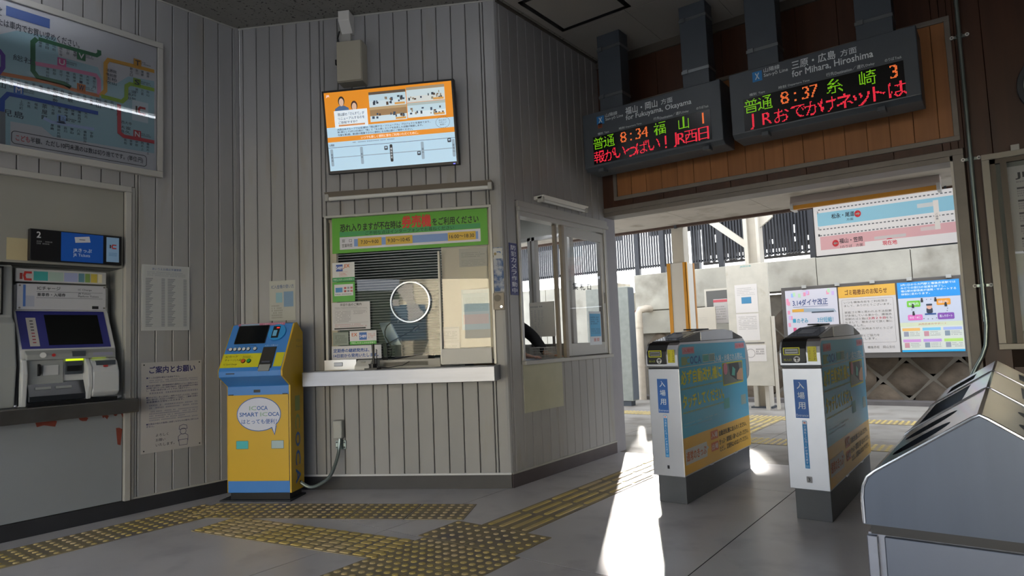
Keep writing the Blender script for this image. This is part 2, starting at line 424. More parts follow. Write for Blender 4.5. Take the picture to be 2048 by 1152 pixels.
# --- booth side wall C
c0, c1, cz0, cz1 = 4.135, 5.50, .925, 2.105
ws = struct('wall_side', holewall(3.943, 5.56, 0, CEIL, [(c0, c1, cz0, cz1)], .004, .07), M_plankback, C)
planks(ws, 3.95, 5.55, .112, CEIL, .1205, 3.986, [(c0-.02, 5.55, cz0-.02, cz1+.085)], M_plank)
struct('baseboard_side', MB().box(3.943, 5.56, -.014, 0, 0, .10), mat('brown_kick', '4a4346', .45, noise=.15), C)
struct('trim_9', MB().box(3.943, 5.56, -.018, 0, .10, .114), M_trim, C)
struct('trim_10', MB().box(3.943, 5.55, -.03, 0, CEIL-.016, CEIL), mat('dark_trim', '4b463f', .5), C)
# corner post between B and C
struct('trim_11', MB().prism([(-.02, -.012), (.0, -.016), (.012, -.006), (.006, .02), (-.01, .02)], .112, CEIL, 'z'), M_plank, B)
# --- gate wall D : brown wood above the header, jambs, right side wall
OX0, OX1, OZ = -3.03, -.235, 2.235
wg = struct('wall_gate', holewall(-3.03, 3.2, 0, CEIL, [(OX0, OX1, -.01, OZ)], .01, .17), mat('wall_core', '2b2019', .9), D)
planks(wg, OX0, OX1, 2.30, CEIL, .303, -3.03+.02, [(-2.90, -.175, 2.38, 3.27)], M_darkw, .010, 'wood_panel', .0025)
planks(wg, OX1, 3.2, 0, CEIL, .455, -.19, [(OX1, -.155, 0, 2.31), (.0, 1.2, .78, 2.22)], M_darkw, .010, 'wood_panel', .0025)
struct('baseboard_right', MB().box(-.16, 3.2, -.02, 0, 0, .10), M_kick, D)
# recessed lighter panel with frame
inner = struct('trim_12', MB().box(-2.90, -.175, -.004, .006, 2.38, 3.27), mat('joint_brown', '2a190e', .8), D)
planks(inner, -2.87, -.205, 2.395, 3.25, .1515, -2.87, [], M_orw, .012, 'wood_plank', .0025)
struct('trim_13', MB().box(-2.90, -.175, -.03, -.002, 2.365, 2.40).box(-2.90, -2.865, -.03, -.002, 2.40, 3.235).box(-.21, -.175, -.03, -.002, 2.40, 3.235).box(-2.9, -.175, -.03, -.002, 3.235, 3.27), M_frame, D, bevel=.003)
# header and jamb casing
struct('trim_14', MB().box(OX0, -.165, -.035, .0, 2.262, 2.305).box(OX0, OX1+.01, -.018, .19, 2.225, 2.265), M_frame, D, bevel=.003)
struct('trim_15', MB().box(OX1-.012, OX1+.005, -.018, .19, 0, 2.262), mat('jamb_white', 'c8c2b8', .4), D)
struct('trim_16', MB().box(OX1+.005, -.165, -.035, 0, 0, 2.262), M_frame, D, bevel=.003)
struct('trim_17', MB().box(OX0-.06, OX0+.002, -.045, .2, 0, 2.225), mat('jamb_grey', '8b8a90', .45, noise=.05), D)
struct('trim_18', MB().box(OX0, 3.2, -.03, 0, 3.68, CEIL), mat('dark_cornice', '4a443c', .6), D)
# --- hall side and back walls, entrance opening behind the camera
struct('wall_right', MB().box(3.2, 3.32, -2.5, 5.75, 0, CEIL), mat('brown_wall', '33241b', .6, noise=.1))
struct('wall_back', holewall(-4.95, 3.2, 0, CEIL, [(-4.7, 2.6, -.01, 2.2)], -2.55, -2.43), mat('back_wall', '8a867c', .6))
# --- booth shell behind the glazing
bw = (-4.85, -3.12, 1.0, 2.15)
struct('wall_booth_back', holewall(-4.95, -3.09, 0, CEIL, [bw], .06, .14), mat('booth_inside', '9a9a92', .7), D)
struct('wall_booth_left', MB().box(-4.95, -4.90, 2.95, 5.62, 0, CEIL), MATS['booth_inside'])
struct('ceiling_booth', MB().add([(-4.93, 3.0, 2.42), (-3.1, 4.0, 2.42), (-3.1, 5.6, 2.42), (-4.93, 5.6, 2.42)], [(0, 1, 2, 3)]), mat('booth_ceiling', '4a4d48', .8))
t = Thing('booth_rear_window', None, None, D, (bw[0]+bw[1])/2, .07, bw[2]); t.o['kind'] = 'structure'; t.o.name = 'window_3'
mb = MB()
for x in (bw[0], -4.30, -3.985, -3.93, -3.5, bw[1]-.035): mb.box(x, x+.035, .05, .12, bw[2], bw[3])
mb.box(bw[0], bw[1], .05, .12, bw[2], bw[2]+.035).box(bw[0], bw[1], .05, .12, bw[3]-.035, bw[3])
t.part('window_frame', mb, M_alu); t.part('window_pane', MB().quad(bw[0], bw[1], bw[2], bw[3], .09), M_glass)
# --- platform side
AWY, AWZ = 7.66, 2.42
struct('ceiling_platform', MB().box(-8, 5, 5.72, AWY, AWZ+.012, AWZ+.10), mat('awning_core', '6b655c', .9))
cw = bpy.data.objects['ceiling_platform']
am = MB().box(.002, .905, 0, AWY-5.725, 0, .012).mesh('ceiling_board', mat('awning_board', 'b3aca0', .85, noise=.06, nscale=5, dirt=('8b8172', 3, .56, .75)))
for i in range(13):
    o = link('ceiling_board', am, cw); o.location = (-7.45+i*.907, 5.722, AWZ)
struct('trim_19', MB().box(-8, 5, AWY-.005, AWY+.06, AWZ-.03, AWZ+.14), mat('rust_gutter', '4e382c', .7, noise=.2))
WY = 10.5; E = Frame((0, WY, 0), 0)
XL = E.p(1273, 600)[0]
wr = struct('wall_retaining', MB().box(XL, 3.5, .02, .5, 0, 1.62), M_mortar, E)
# concrete coping beam in cast bays
x = XL
for i, wd in enumerate((.62, 1.15, 1.2, 1.2, 1.2, 1.2, 1.5)):
    link('concrete_bay', MB().box(x+.004, x+wd-.004, -.10 if i else -.06, .5, 1.66 if i > 1 else 1.50, 2.12).mesh('concrete_bay', M_conc, bevel=.008), wr); x += wd
link('concrete_bay', MB().box(XL+.02, XL+1.75, -.04, .3, 1.10, 1.49).mesh('concrete_bay', M_conc, bevel=.01), wr)
for i in range(4): link('concrete_bay', MB().box(XL-.45-(i+1)*1.6+.006, XL-.45-i*1.6, .2, .7, 0, 2.04).mesh('concrete_bay', M_conc, bevel=.01), wr)
link('concrete_bay', MB().box(XL-.45, XL, .5, .9, 0, 1.86).mesh('concrete_bay', M_conc, bevel=.01), wr)
# diamond-laid stones
def stone(sd):
    rr = random.Random(sd); bm = bmesh.new(); n = 6; g = {}
    for i in range(n+1):
        for j in range(n+1):
            u, v = i/n*2-1, j/n*2-1
            e = max(abs(u), abs(v)); y = -.055*(1-e**6)+rr.uniform(-.012, .012)*(e < .99)
            k = 1-.06*abs(u*v)
            g[i, j] = bm.verts.new(((u-v)/2*k*.262, y, (u+v)/2*k*.262))
    for i in range(n):
        for j in range(n): bm.faces.new((g[i, j], g[i+1, j], g[i+1, j+1], g[i, j+1]))
    me = bpy.data.meshes.new('stone'); bm.to_mesh(me); bm.free(); me.materials.append(M_stone)
    for p in me.polygons: p.use_smooth = True
    return me
sm = [stone(i) for i in range(6)]
sx, sz = .30, .285
for j in range(-1, 7):
    for i in range(-1, 22):
        x = XL+.1+i*2*sx+(j % 2)*sx; z = .05+j*sz
        top = 1.45 if x > XL+1.7 else .95
        if x < XL+.25 or x > .1 or z > top or z < -.02: continue
        o = link('stone', random.choice(sm), wr); o.location = (x, .02, z); o.rotation_euler = (0, random.choice((0, PI/2, PI, -PI/2)), 0)
        s_ = random.uniform(1.0, 1.09); o.scale = (s_, 1, s_)
struct('trim_21', MB().box(-8, 3.5, -.28, .02, 0, .055), mat('kerb_grey', '5f5a58', .8, noise=.15), E)
# vertical dark slat screens on steel posts above the coping, with a bright gap below
def slats(x0, x1, z0, z1, y, posts, label):
    t = Thing('slat_screen', label, 'screen', E, (x0+x1)/2, y, z0, 'dark slat screens above the retaining wall')
    mb = MB(); x = x0
    while x < x1:
        mb.box(x, x+.026, y, y+.03, z0, z1); x += .0475
    t.part('slats', mb, M_slat, kind='stuff')
    t.part('rail', MB().box(x0, x1, y+.03, y+.06, z0+.02, z0+.05), M_slat); t.part('rail', MB().box(x0, x1, y+.03, y+.06, z1-.1, z1-.06), M_slat)
    for px in posts: t.part('post', MB().box(px, px+.085, y-.02, y+.05, 2.12 if z0 < 2.5 else z0, z1), M_slat)
    return t
p = lambda px: E.p(px, 500)[0]
zg = 2.24
slats(-9.5, p(1356), zg, 4.3, .1, (p(1208), p(1264), p(1315)), 'dark vertical slat screen left of the yellow edged column, bright sky behind it')
slats(p(1378), p(1490), zg, 4.3, .1, (p(1432),), 'dark vertical slat screen between the yellow edged column and the steel column')
slats(p(1512), p(1700), zg, 4.3, .1, (p(1617),), 'dark vertical slat screen between the steel column and the hanging track map')
slats(p(1720), 3.2, zg, 4.3, .1, (p(1720), p(1900)), 'dark vertical slat screen behind the hanging track map')
# covered footbridge wall behind the screens: dark, with rows of openings
hs = []
rr = random.Random(3)
for (a, b) in ((p(1385), p(1475)), (p(1500), p(1625))):
    n = int((b-a)/.095)
    for i in range(n):
        for (h0, h1, pr) in ((2.30, 2.42, .75), (2.50, 2.58, .4), (2.64, 2.78, .33)):
            if rr.random() < pr: hs.append((a+i*.095, a+i*.095+.06, h0, h1))
t = Thing('footbridge', 'dark clad covered footbridge behind the slat screens, pierced by small openings', 'footbridge', E, -2, .9, 0)
t.part('cladding', holewall(p(1372), 3.2, 2.26, 5.2, hs, .75, .80), mat('footbridge_dark', '14151b', .7))
t.part('cladding', MB().box(-5.2, -4.2, .75, .80, 2.9, 5.2), MATS['footbridge_dark']); t.part('cladding', MB().box(-12, -5.78, .75, .80, 2.9, 5.2), MATS['footbridge_dark'])  # unseen panels added to block the sun, leaving one slit for the floor beam
t.part('roof', MB().box(p(1350), 3.2, .6, 2.4, 5.2, 5.3), mat('footbridge_roof', '5b5650', .8))
t.part('post', MB().box(p(1350), p(1350)+.12, .75, .87, 0, 5.2), M_slat); t.part('post', MB().box(3.05, 3.17, .75, .87, 0, 5.2), M_slat)
# outside behind the camera: forecourt and sunlit house (seen mirrored in the ticket window)
struct('ground', MB().box(-40, 40, -60, -4.41, -.15, -.02).box(-40, 40, 11.0, 60, -.15, 1.0), mat('asphalt', '8a8783', .9, noise=.1))
OUT = Frame((0, -17, 0), PI)
t = Thing('house', 'beige two storey house across the forecourt, seen only mirrored in the ticket window', 'house', OUT, 0, 0, 0)
t.part('wall', MB().box(-9, -1.1, 0, 6, 0, 4.3), mat('house_wall', 'cfc4a8', .8, noise=.05))
t.part('roof', MB().prism([(-.5, 4.3), (3, 5.6), (6.5, 4.3)], -9.5, -.7, 'x'), mat('house_roof', '4b4a4c', .7))
for i in range(3): t.part('window', MB().box(-7+i*3, -5.6+i*3, -.03, .02, 1.2, 2.6), mat('house_pane', '3d4c57', .15))
t = Thing('utility_pole', 'concrete utility pole across the forecourt with cross arm, mirrored in the ticket window', 'pole', OUT, 3.0, -3, 0)
t.part('pole', MB().tube([(3, -3, 0), (3, -3, 9)], .14), M_conc); t.part('cross_arm', MB().box(2.2, 3.8, -3.06, -2.94, 7.6, 7.72), M_dgrey)
t = Thing('hill', None, None, OUT, 0, 30, 0, kind='structure')
t.part('slope', MB().prism([(30, -1), (60, 8), (75, -1)], -60, 60, 'x'), mat('green_hill', '28331f', .95, noise=.4, nscale=.4))

t = Thing('booth_ceiling_light', 'tube light fitting on the dark ceiling inside the booth', 'ceiling light', G, -4.0, 4.7, 2.36)
t.part('housing', MB().box(-4.06, -3.94, 4.1, 5.3, 2.36, 2.415), mat('white_enamel', 'c9c8c3', .4)); t.part('tube', MB().tube([(-4.0, 4.13, 2.34), (-4.0, 5.27, 2.34)], .016), em('f4f7ff', 16))
# ================================================================ LEFT WALL OBJECTS (frame A)
# --- fare map board
mz0, mz1, mx0, mx1 = 2.385, 3.41, -.62, 2.287
t = Thing('fare_map', 'large railway fare map in white metal frame, high on the left wall', 'map', A, 1.3, -.035, mz0)
mb = MB()
for q in ((mx0, mx1, mz0, mz0+.045), (mx0, mx1, mz1-.045, mz1), (mx0, mx0+.042, mz0+.045, mz1-.045), (mx1-.042, mx1, mz0+.045, mz1-.045)): mb.box(q[0], q[1], -.045, 0, q[2], q[3])
t.part('map_frame', mb, M_trim, bevel=.004)
t.part('map_sheet', MB().box(mx0+.04, mx1-.04, -.03, -.002, mz0+.044, mz1-.044), mat('map_white', 'c9ccd2', .5))
Y0 = -.031
def ap(x, y): return A.p(x/3.112, y/3.112, Y0)
def rib(pts, w, h, y=Y0, name='route_line'): t.part(name, MB().ribbon([ap(*q) for q in pts], w, y), pm(h))
bl = [(-400, 300), (105, 190), (350, 235), (365, 350), (610, 420), (640, 500), (725, 520), (800, 475), (960, 505), (960, 955), (330, 850), (260, 790), (65, 755), (65, 940), (-400, 860)]
t.part('map_area', MB().poly([ap(*q) for q in bl], Y0), pm('9fc3cf'))
Y0 -= .001
rib([(230, 240), (205, 262), (205, 440), (235, 480), (400, 520), (440, 545)], .028, '1f6b45', Y0)
rib([(240, 242), (480, 312), (600, 345), (618, 335), (617, 312)], .026, '1f6b45', Y0)
rib([(-300, 400), (30, 462), (300, 512), (480, 565), (620, 597)], .024, 'd5885c', Y0)
rib([(220, 395), (420, 430), (595, 468), (615, 495), (617, 590)], .026, 'd487ab', Y0-.0005)
rib([(625, 595), (655, 565), (657, 395), (675, 372), (810, 405), (960, 445)], .026, 'd6a233', Y0-.001)
rib([(630, 598), (760, 632), (785, 610), (787, 535), (810, 522), (960, 560)], .026, '93b832', Y0-.0015)
rib([(740, 650), (742, 825), (770, 848), (960, 885)], .026, 'c3404e', Y0-.002)
rib([(-100, 620), (12, 690), (15, 620), (50, 585), (130, 600), (610, 705)], .026, '2455b4', Y0-.0025)
rib([(-200, 260), (-5, 315), (18, 345), (18, 420), (-20, 470)], .024, '5b3aa0', Y0-.003)
rib([(270, 735), (320, 760), (585, 805)], .02, 'a9bfe2', Y0-.003)
rib([(16, 695), (16, 925)], .028, '7d858c', Y0-.003)
def aps(x, y, hw, hh):  # box around a zoomed point, half sizes in metres
    a, b = ap(x, y); return a-hw, a+hw, b-hh, b+hh
def stn(name, x, y, h=.022, n=None, c='22304a'):
    a, b = ap(x, y); vtext(MBK, name, a-h/2, a+h/2, b-h*1.06*len(name), b, Y0-.001, .008)
MBK = MB()
def row(names, x0, y0, x1, y1, h=.021):
    for i, nme in enumerate(names):
        k = i/max(1, len(names)-1); stn(nme, x0+(x1-x0)*k, y0+(y1-y0)*k, h)
row(['福渡', '神目', '弓削', '誕生寺', '小原', '亀甲'], 250, 255, 465, 315)
row(['東総社', '服部', '足守', '備中高松', '吉備津', '備前一宮', '大安寺', '備前三門'], 297, 420, 587, 478)
row(['東福山', '大門', '笠岡', '里庄', '鴨方', '金光'], 72, 485, 302, 540)
stn('新倉敷', 345, 545, .034); row(['西阿知'], 388, 560, 388, 560); stn('倉敷', 438, 572, .036)
row(['中庄', '庭瀬', '北長瀬'], 487, 580, 568, 600); stn('岡山', 613, 612, .034); row(['高島', '西川原'], 658, 622, 697, 630)
stn('東岡山', 740, 645, .03); stn('福山', 15, 470, .04); stn('茶屋町', 278, 645, .036)
row(['上の町', '木見', '植松'], 133, 622, 225, 640); row(['久々原', '早島', '備中箕島', '妹尾', '備前西市', '大元'], 330, 655, 535, 697)
row(['彦崎', '備前片岡', '迫川', '常山', '八浜', '備前田井', '宇野'], 325, 770, 570, 820)
row(['野々口', '金川', '建部', '福渡'], 817, 420, 920, 448); row(['瀬戸', '万富', '熊山'], 850, 548, 920, 565)
row(['長船', '香登', '伊部', '西片上', '備前片上'], 780, 862, 920, 888)
for nme, x, y in (('法界院', 692, 442), ('備前原', 692, 468), ('玉柏', 692, 492), ('牧山', 692, 516), ('上道', 815, 568), ('瀬戸', 815, 590), ('和気', 815, 613), ('西大寺', 787, 765), ('大富', 780, 795), ('邑久', 778, 820)):
    q = aps(x, y, .035, .011); mbtext(MBK, nme, q[0], q[1], q[2], q[3], Y0-.001, .008)
q = aps(78, 708, .06, .022); mbtext(MBK, '児島', q[0], q[1], q[2], q[3], Y0-.001, .01)
q = aps(145, 370, .055, .02); mbtext(MBK, '総社', q[0], q[1], q[2], q[3], Y0-.001, .01)
t.part('lettering', MBK, pm('333c50'))
for L, x, y, c in (('V', 505, 350, '2c7a50'), ('U', 384, 388, 'd0619a'), ('W', 505, 548, 'c8702a'), ('M', 115, 563, '4a7cc6'), ('L', 382, 742, '8fb3e0'), ('T', 855, 393, 'cf9a2c'), ('S', 852, 513, '7fa329'), ('N', 853, 836, 'c04450')):
    q = aps(x, y, .026, .028); s_ = t.flat('route_mark', q[0], q[1], q[2], q[3], Y0-.003, c)
    t.text(L, q[0]+.01, q[1]-.01, q[2]+.01, q[3]-.01, Y0-.004, '2a3340' if L in 'TSWL' else 'd8dade', .02)
    q = aps(x+48, y+6, .042, .012); t.part('caption', scribble(MB(), q[0], q[1], q[2], q[3], Y0-.003, 2, int(x)), pm('3b465c'))
q = aps(872, 695, .055, .075); t.flat('logo_panel', *q, Y0-.002, 'c3d3dc')
lx = (q[0]+q[1])/2
t.part('logo', MB().quad(lx-.032, lx-.02, q[2]+.06, q[3]-.04, Y0-.003), pm('4a3b3b')); t.part('logo', MB().ribbon([(lx+.036, q[3]-.045), (lx, q[3]-.045), (lx-.01, q[3]-.058), (lx-.01, q[2]+.07), (lx, q[2]+.06), (lx+.036, q[2]+.06)], .016, Y0-.003), pm('b03a3c'))
a = ap(70, 85); b_ = ap(310, 160); t.flat('title_bar', A.p(12, 29, Y0)[0], b_[0], b_[1]-.02, b_[1]+.045, Y0, '3c63ad')
a0 = ap(-260, 60)[0]; z_ = ap(0, 132)[1]
t.text('小児は窓口または車内でお買い求めください。', a0, ap(495, 270)[0], z_-.028, z_+.022, Y0, '2c3244', .012)
t.text('運賃', ap(-230, 0)[0], ap(12, 80)[0], ap(0, 95)[1], ap(0, 45)[1], Y0, '2c3244', .02)
q = (ap(72, 850)[0], ap(912, 985)[0], ap(500, 965)[1], ap(500, 893)[1])
t.part('panel_outline', MB().ribbon([*rrect(*q, .02), rrect(*q, .02)[0]], .004, Y0), pm('222633'))
t.text('こども', ap(98, 880)[0], ap(185, 880)[0], q[2]+.022, q[3]-.02, Y0, 'c04a52', .015)
t.text('半額、ただし10円未満のは数は切り捨てです。(単位:円)', ap(190, 880)[0], ap(890, 980)[0], q[2]+.018, q[3]-.018, Y0, '262b3a', .012)
t.part('glass_cover', MB().quad(mx0+.04, mx1-.04, mz0+.044, mz1-.044, -.041), glass('cover_glass', ior=1.45))
# --- ticket counter ledge under the machines
t = Thing('machine_ledge', 'long dull steel ledge under the ticket machines on the left wall', 'ledge', A, 1.0, -.15, .71)
t.part('ledge', MB().box(-.3, 2.08, -.15, .0, .705, .797), mat('dull_steel', '6e6c68', .35, metal=.8, noise=.1), bevel=.006)
# patches of torn red tape
for i, (x0, x1, z0, z1) in enumerate(((1.52, 1.64, .655, .70), (1.76, 1.82, .67, .70), (1.90, 1.945, .665, .70), (1.965, 2.0, .68, .703), (1.99, 2.03, .48, .60), (2.02, 2.04, .66, .70))):
    rr = random.Random(i)
    mb = MB().poly([(x0, z1), (x0+.01, z0+.01), (x0+(x1-x0)*.4, z0+rr.random()*.02), (x1-.01, z0), (x1, z1-.012), (x1-.02, z1)], -.0095)
    o = struct('tape_remnant', mb, mat('red_tape', '7e3626', .7, noise=.2), A); o.name = 'trim_40'
# --- ticket machine
M_mw = mat('machine_white', 'b4b6b6', .4); M_mg = mat('machine_grey', '8f9290', .45)
t = Thing('ticket_machine', 'white and blue ticket machine with dark sloping screen, beneath the sign numbered 2', 'ticket machine', A, 1.69, -.05, .80)
t.part('body', MB().prism([(.19, .80), (-.04, .80), (-.04, 1.08), (-.035, 1.15), (.095, 1.40), (.095, 1.57), (.19, 1.57)], 1.425, 1.975), M_mw, bevel=.008)
hp = t.part('header_panel', MB().box(1.43, 1.955, .075, .1, 1.59, 1.675), M_mw, bevel=.004)
t.part('logo', MB().quad(1.45, 1.465, 1.605, 1.645, .0745), pm('8f3530'), hp)
t.part('logo', MB().ribbon([(1.515, 1.65), (1.48, 1.65), (1.474, 1.63), (1.48, 1.605), (1.515, 1.605)], .014, .0745), pm('b0342f'), hp)
xx = 1.525
for w_, c in ((.085, '3f9c9a'), (.088, '9fb5ad'), (.085, '9aa2c8'), (.04, '5f8a98'), (.035, '7d9a55'), (.045, 'c6b24c'), (.03, 'd9d2b2')):
    t.flat('sticker', xx, xx+w_-.005, 1.60, 1.66, .0745, c, hp); xx += w_
pn = t.part('info_panel', MB().box(1.436, 1.952, .07, .098, 1.41, 1.578), mat('panel_white', 'b3b5ba', .4), bevel=.003)
t.flat('blue_band', 1.468, 1.482, 1.43, 1.57, .0695, '4a6fb0', pn)
t.flat('dot_pattern', 1.482, 1.53, 1.43, 1.50, .0695, '9fa4b4', pn)
yy = .069
for s_, a, b, c, d in (('ICチャージ', 1.545, 1.675, 1.538, 1.562), ('乗車券・入場券', 1.545, 1.705, 1.497, 1.520)): t.text(s_, a, b, c, d, yy, '26282c', .012, parent=pn)
for s_, a, b, c, d in (('IC Charge', 1.78, 1.862, 1.538, 1.553), ('JR Tickets', 1.78, 1.855, 1.513, 1.526), ('Platform Tickets', 1.78, 1.905, 1.497, 1.509)): t.text(s_, a, b, c, d, yy, '26282c', .004, parent=pn)
t.flat('rule', 1.54, 1.93, 1.527, 1.529, yy, '5a5c60', pn); t.flat('rule', 1.54, 1.93, 1.487, 1.489, yy, '5a5c60', pn)
t.flat('display_window', 1.865, 1.905, 1.418, 1.438, yy, '17181a', pn)
for x, z in ((1.45, 1.565), (1.94, 1.568), (1.45, 1.422), (1.94, 1.425)): t.part('screw', MB().cyl((x, yy-.001, z), .006, .004, n=10), M_frame, pn)
def slope(x0, x1, u0, u1, off):  # on the sloping face: u 0 top .. 1 bottom
    za, ya, zb, yb = 1.40, .095, 1.15, -.035
    n = Vector((ya-yb, za-zb)); n = Vector((-(za-zb), (ya-yb))).normalized()  # outward (y,z)
    f_ = lambda u: (ya+(yb-ya)*u+n.x*off, za+(zb-za)*u+n.y*off)
    a, b = f_(u0), f_(u1)
    return MB().add([(x0, b[0], b[1]), (x1, b[0], b[1]), (x1, a[0], a[1]), (x0, a[0], a[1])], [(0, 1, 2, 3)])
bz = t.part('screen_bezel', slope(1.437, 1.945, 0, .98, .003), mat('bezel_blue', '1d2070', .35))
t.part('screen', slope(1.585, 1.90, .10, .90, .005), mat('dark_screen', '0a0c0c', .12), bz)
lb = t.part('price_label', slope(1.482, 1.535, .18, .92, .005), pm('a9a5a0'), bz)
for i in range(8): t.part('lettering', slope(1.50, 1.518, .25+i*.08, .28+i*.08, .0055), pm('8a3340' if i > 3 else '444444'), lb)
sh = t.part('shelf_strip', MB().prism([(-.02, 1.085), (-.075, 1.085), (-.07, 1.12), (-.03, 1.15), (-.02, 1.15)], 1.45, 1.96), M_mg, bevel=.005)
t.part('call_button', MB().cyl((1.537, -.078, 1.115), .017, .008, n=18), mat('button_white', 'd2d2d0', .4)); t.part('stop_button', MB().cyl((1.595, -.078, 1.113), .010, .008, n=14), pm('a02a2a'))
t.part('card_slot', MB().box(1.70, 1.775, -.08, -.06, 1.10, 1.135), M_dgrey)
t.part('printed_note', MB().quad(1.82, 1.94, 1.10, 1.12, -.0765), pm('8e8ea0'))
t.part('side_cheek', MB().prism([(.0, .80), (-.07, .80), (-.09, 1.0), (-.07, 1.09), (-.02, 1.10)], 1.425, 1.455), M_mw, bevel=.006)
t.part('cash_panel', MB().box(1.455, 1.66, -.05, -.03, .93, 1.085), M_mg, bevel=.004); t.part('coin_flap', MB().box(1.545, 1.63, -.056, -.045, .985, 1.05), M_mw, bevel=.003)
t.part('coin_handle', MB().prism([(-.05, 1.06), (-.075, 1.04), (-.075, 1.0), (-.05, .985)], 1.515, 1.53), M_black)
t.part('light_strip', MB().box(1.672, 1.768, -.062, -.045, 1.072, 1.088), em('c8e020', .4)); t.part('ticket_slot', MB().box(1.67, 1.765, -.058, -.02, .985, 1.07), M_dgrey); t.part('slot_mouth', MB().box(1.675, 1.76, -.062, -.05, 1.005, 1.04), M_black)
ty = t.part('coin_tray', MB().prism([(-.03, .825), (-.085, .825), (-.085, .86), (-.045, .945), (-.03, .945)], 1.46, 1.78), mat('tray_smoke', '24272b', .2), bevel=.005)
t.part('tray_lip', MB().box(1.50, 1.585, -.07, -.06, .90, .915), M_mg, ty); t.part('tray_lip', MB().box(1.61, 1.70, -.07, -.06, .90, .915), M_mg, ty)
uh = t.part('note_unit', MB().prism([(-.03, .83), (-.10, .83), (-.125, .86), (-.125, .99), (-.09, 1.06), (-.05, 1.085), (-.03, 1.085)], 1.80, 1.965), M_mw, bevel=.010)
t.part('unit_cheek', MB().prism([(-.03, .82), (-.10, .82), (-.13, .90), (-.12, 1.02), (-.06, 1.09), (-.03, 1.09)], 1.775, 1.80), M_mw, bevel=.004)
t.part('light_strip', MB().box(1.815, 1.90, -.073, -.055, 1.085, 1.095), em('c8e020', .4)); t.part('note_slot', MB().box(1.83, 1.945, -.108, -.06, 1.035, 1.066), M_dgrey, uh); t.part('arrow_mark', MB().box(1.87, 1.895, -.118, -.09, 1.022, 1.035), pm('a03030'), uh)
t.part('foot_strip', MB().box(1.455, 1.965, -.09, -.03, .798, .822), M_black)
# neighbouring machine, only its edge and door show
t = Thing('ticket_machine', 'pale grey ticket machine with dark outlined door, cut off by the left photo edge', 'ticket machine', A, 1.1, -.05, .80)
t.part('body', MB().prism([(.19, .80), (-.03, .80), (-.06, 1.05), (-.02, 1.32), (.03, 1.36), (.05, 1.69), (.19, 1.69)], .75, 1.405), M_mg, bevel=.01)
t.part('door', MB().box(.80, 1.345, .03, .05, 1.385, 1.665), mat('door_beige', '908f88', .5), bevel=.004)
mb = MB()
for q in ((.8, 1.35, 1.375, 1.383), (.8, 1.35, 1.667, 1.675), (1.343, 1.351, 1.375, 1.675)): mb.box(q[0], q[1], .022, .035, q[2], q[3])
t.part('door_gasket', mb, M_black)
# --- header sign box
t = Thing('sign_box', 'black and blue sign box numbered 2 above the ticket machine', 'sign', A, 1.73, 0, 1.715)
t.part('case', MB().box(1.465, 2.003, -.05, 0, 1.716, 1.918), M_black, bevel=.003)
y = -.0512
t.text('2', 1.50, 1.522, 1.862, 1.900, y, 'cfcfcf', .02); t.part('lettering', scribble(MB(), 1.50, 1.585, 1.818, 1.845, y, 2, 5), pm('9a9a9a'))
t.flat('blue_panel', 1.635, 1.885, 1.722, 1.912, y, '0f55b4')
o = t.part('ticket_symbol', MB().add([(1.717, y-.0006, 1.848), (1.807, y-.0006, 1.858), (1.80, y-.0006, 1.897), (1.712, y-.0006, 1.885)], [(0, 1, 2, 3)]), pm('c3c6ce')); t.part('ticket_print', MB().quad(1.74, 1.775, 1.868, 1.874, y-.0012), pm('75757c'), o)
t.text('JRきっぷ', 1.705, 1.815, 1.782, 1.812, y-.0006, 'dde3ee', .012); t.text('JR Tickets', 1.705, 1.805, 1.752, 1.777, y-.0006, 'dde3ee', .006)
t.flat('pale_panel', 1.905, 1.985, 1.735, 1.905, y, '8fb4d8')
t.part('logo', MB().quad(1.925, 1.934, 1.83, 1.853, y-.0006), pm('3c3434')); t.part('logo', MB().ribbon([(1.968, 1.853), (1.945, 1.853), (1.94, 1.842), (1.945, 1.83), (1.968, 1.83)], .008, y-.0006), pm('b0302c'))
t.part('lettering', scribble(MB(), 1.92, 1.972, 1.775, 1.80, y-.0006, 3, 9), pm('4a78b4'))
t = Thing('paper_label', 'blank cream paper label on the grey panel left of the sign numbered 2', 'label', A, 1.38, -.01, 1.75)
q = A.r(((13, 475), (55, 477), (55, 521), (13, 519)), -.01); t.part('sheet', MB().box(q[0], q[1], -.0095, -.0085, q[2], q[3]), pm('b0a482'))
# --- notices on the left wall
t = Thing('braille_fare_table', 'white braille fare table in clear acrylic cover, above the blue lettered notice', 'notice', A, 2.32, -.02, 1.26)
t.part('cover', MB().box(2.150, 2.492, -.022, -.013, 1.262, 1.738), mat('acrylic', 'b9bcbc', .15)); t.flat('sheet', 2.165, 2.478, 1.272, 1.728, -.0225, 'aeb1b1')
t.text('あいうえお順点字運賃表', 2.22, 2.43, 1.700, 1.718, -.023, '3c5a8c', .01)
mb = scribble(MB(), 2.185, 2.46, 1.655, 1.692, -.023, 3, 2, ind=0); t.part('lettering', mb, pm('8b8f96'))
for k, (a, b, c, d) in enumerate(((2.175, 2.225, 2.285, 2.31), (2.33, 2.385, 2.445, 2.47))):
    for i in range(30):
        z = 1.635-i*.0118
        t_ = MB().quad(a, b-(i % 4)*.008, z, z+.0045, -.023).quad(c, d, z, z+.0045, -.023).quad(a-.004, d, z-.0035, z-.003, -.023)
        if i == 0: acc = t_
        else: acc.add(t_.v, t_.f)
    t.part('table_rows', acc, pm('6e7278'))
t = Thing('notice_board', 'white notice with blue writing and line drawn attendant, low on the left wall', 'notice', A, 2.37, -.02, .40)
t.part('sheet', MB().box(2.150, 2.586, -.017, -.013, .396, 1.034), mat('notice_white', 'aeaba8', .5))
y = -.0176
t.text('ご案内とお願い', 2.205, 2.535, .955, 1.005, y, '2a2c66', .022)
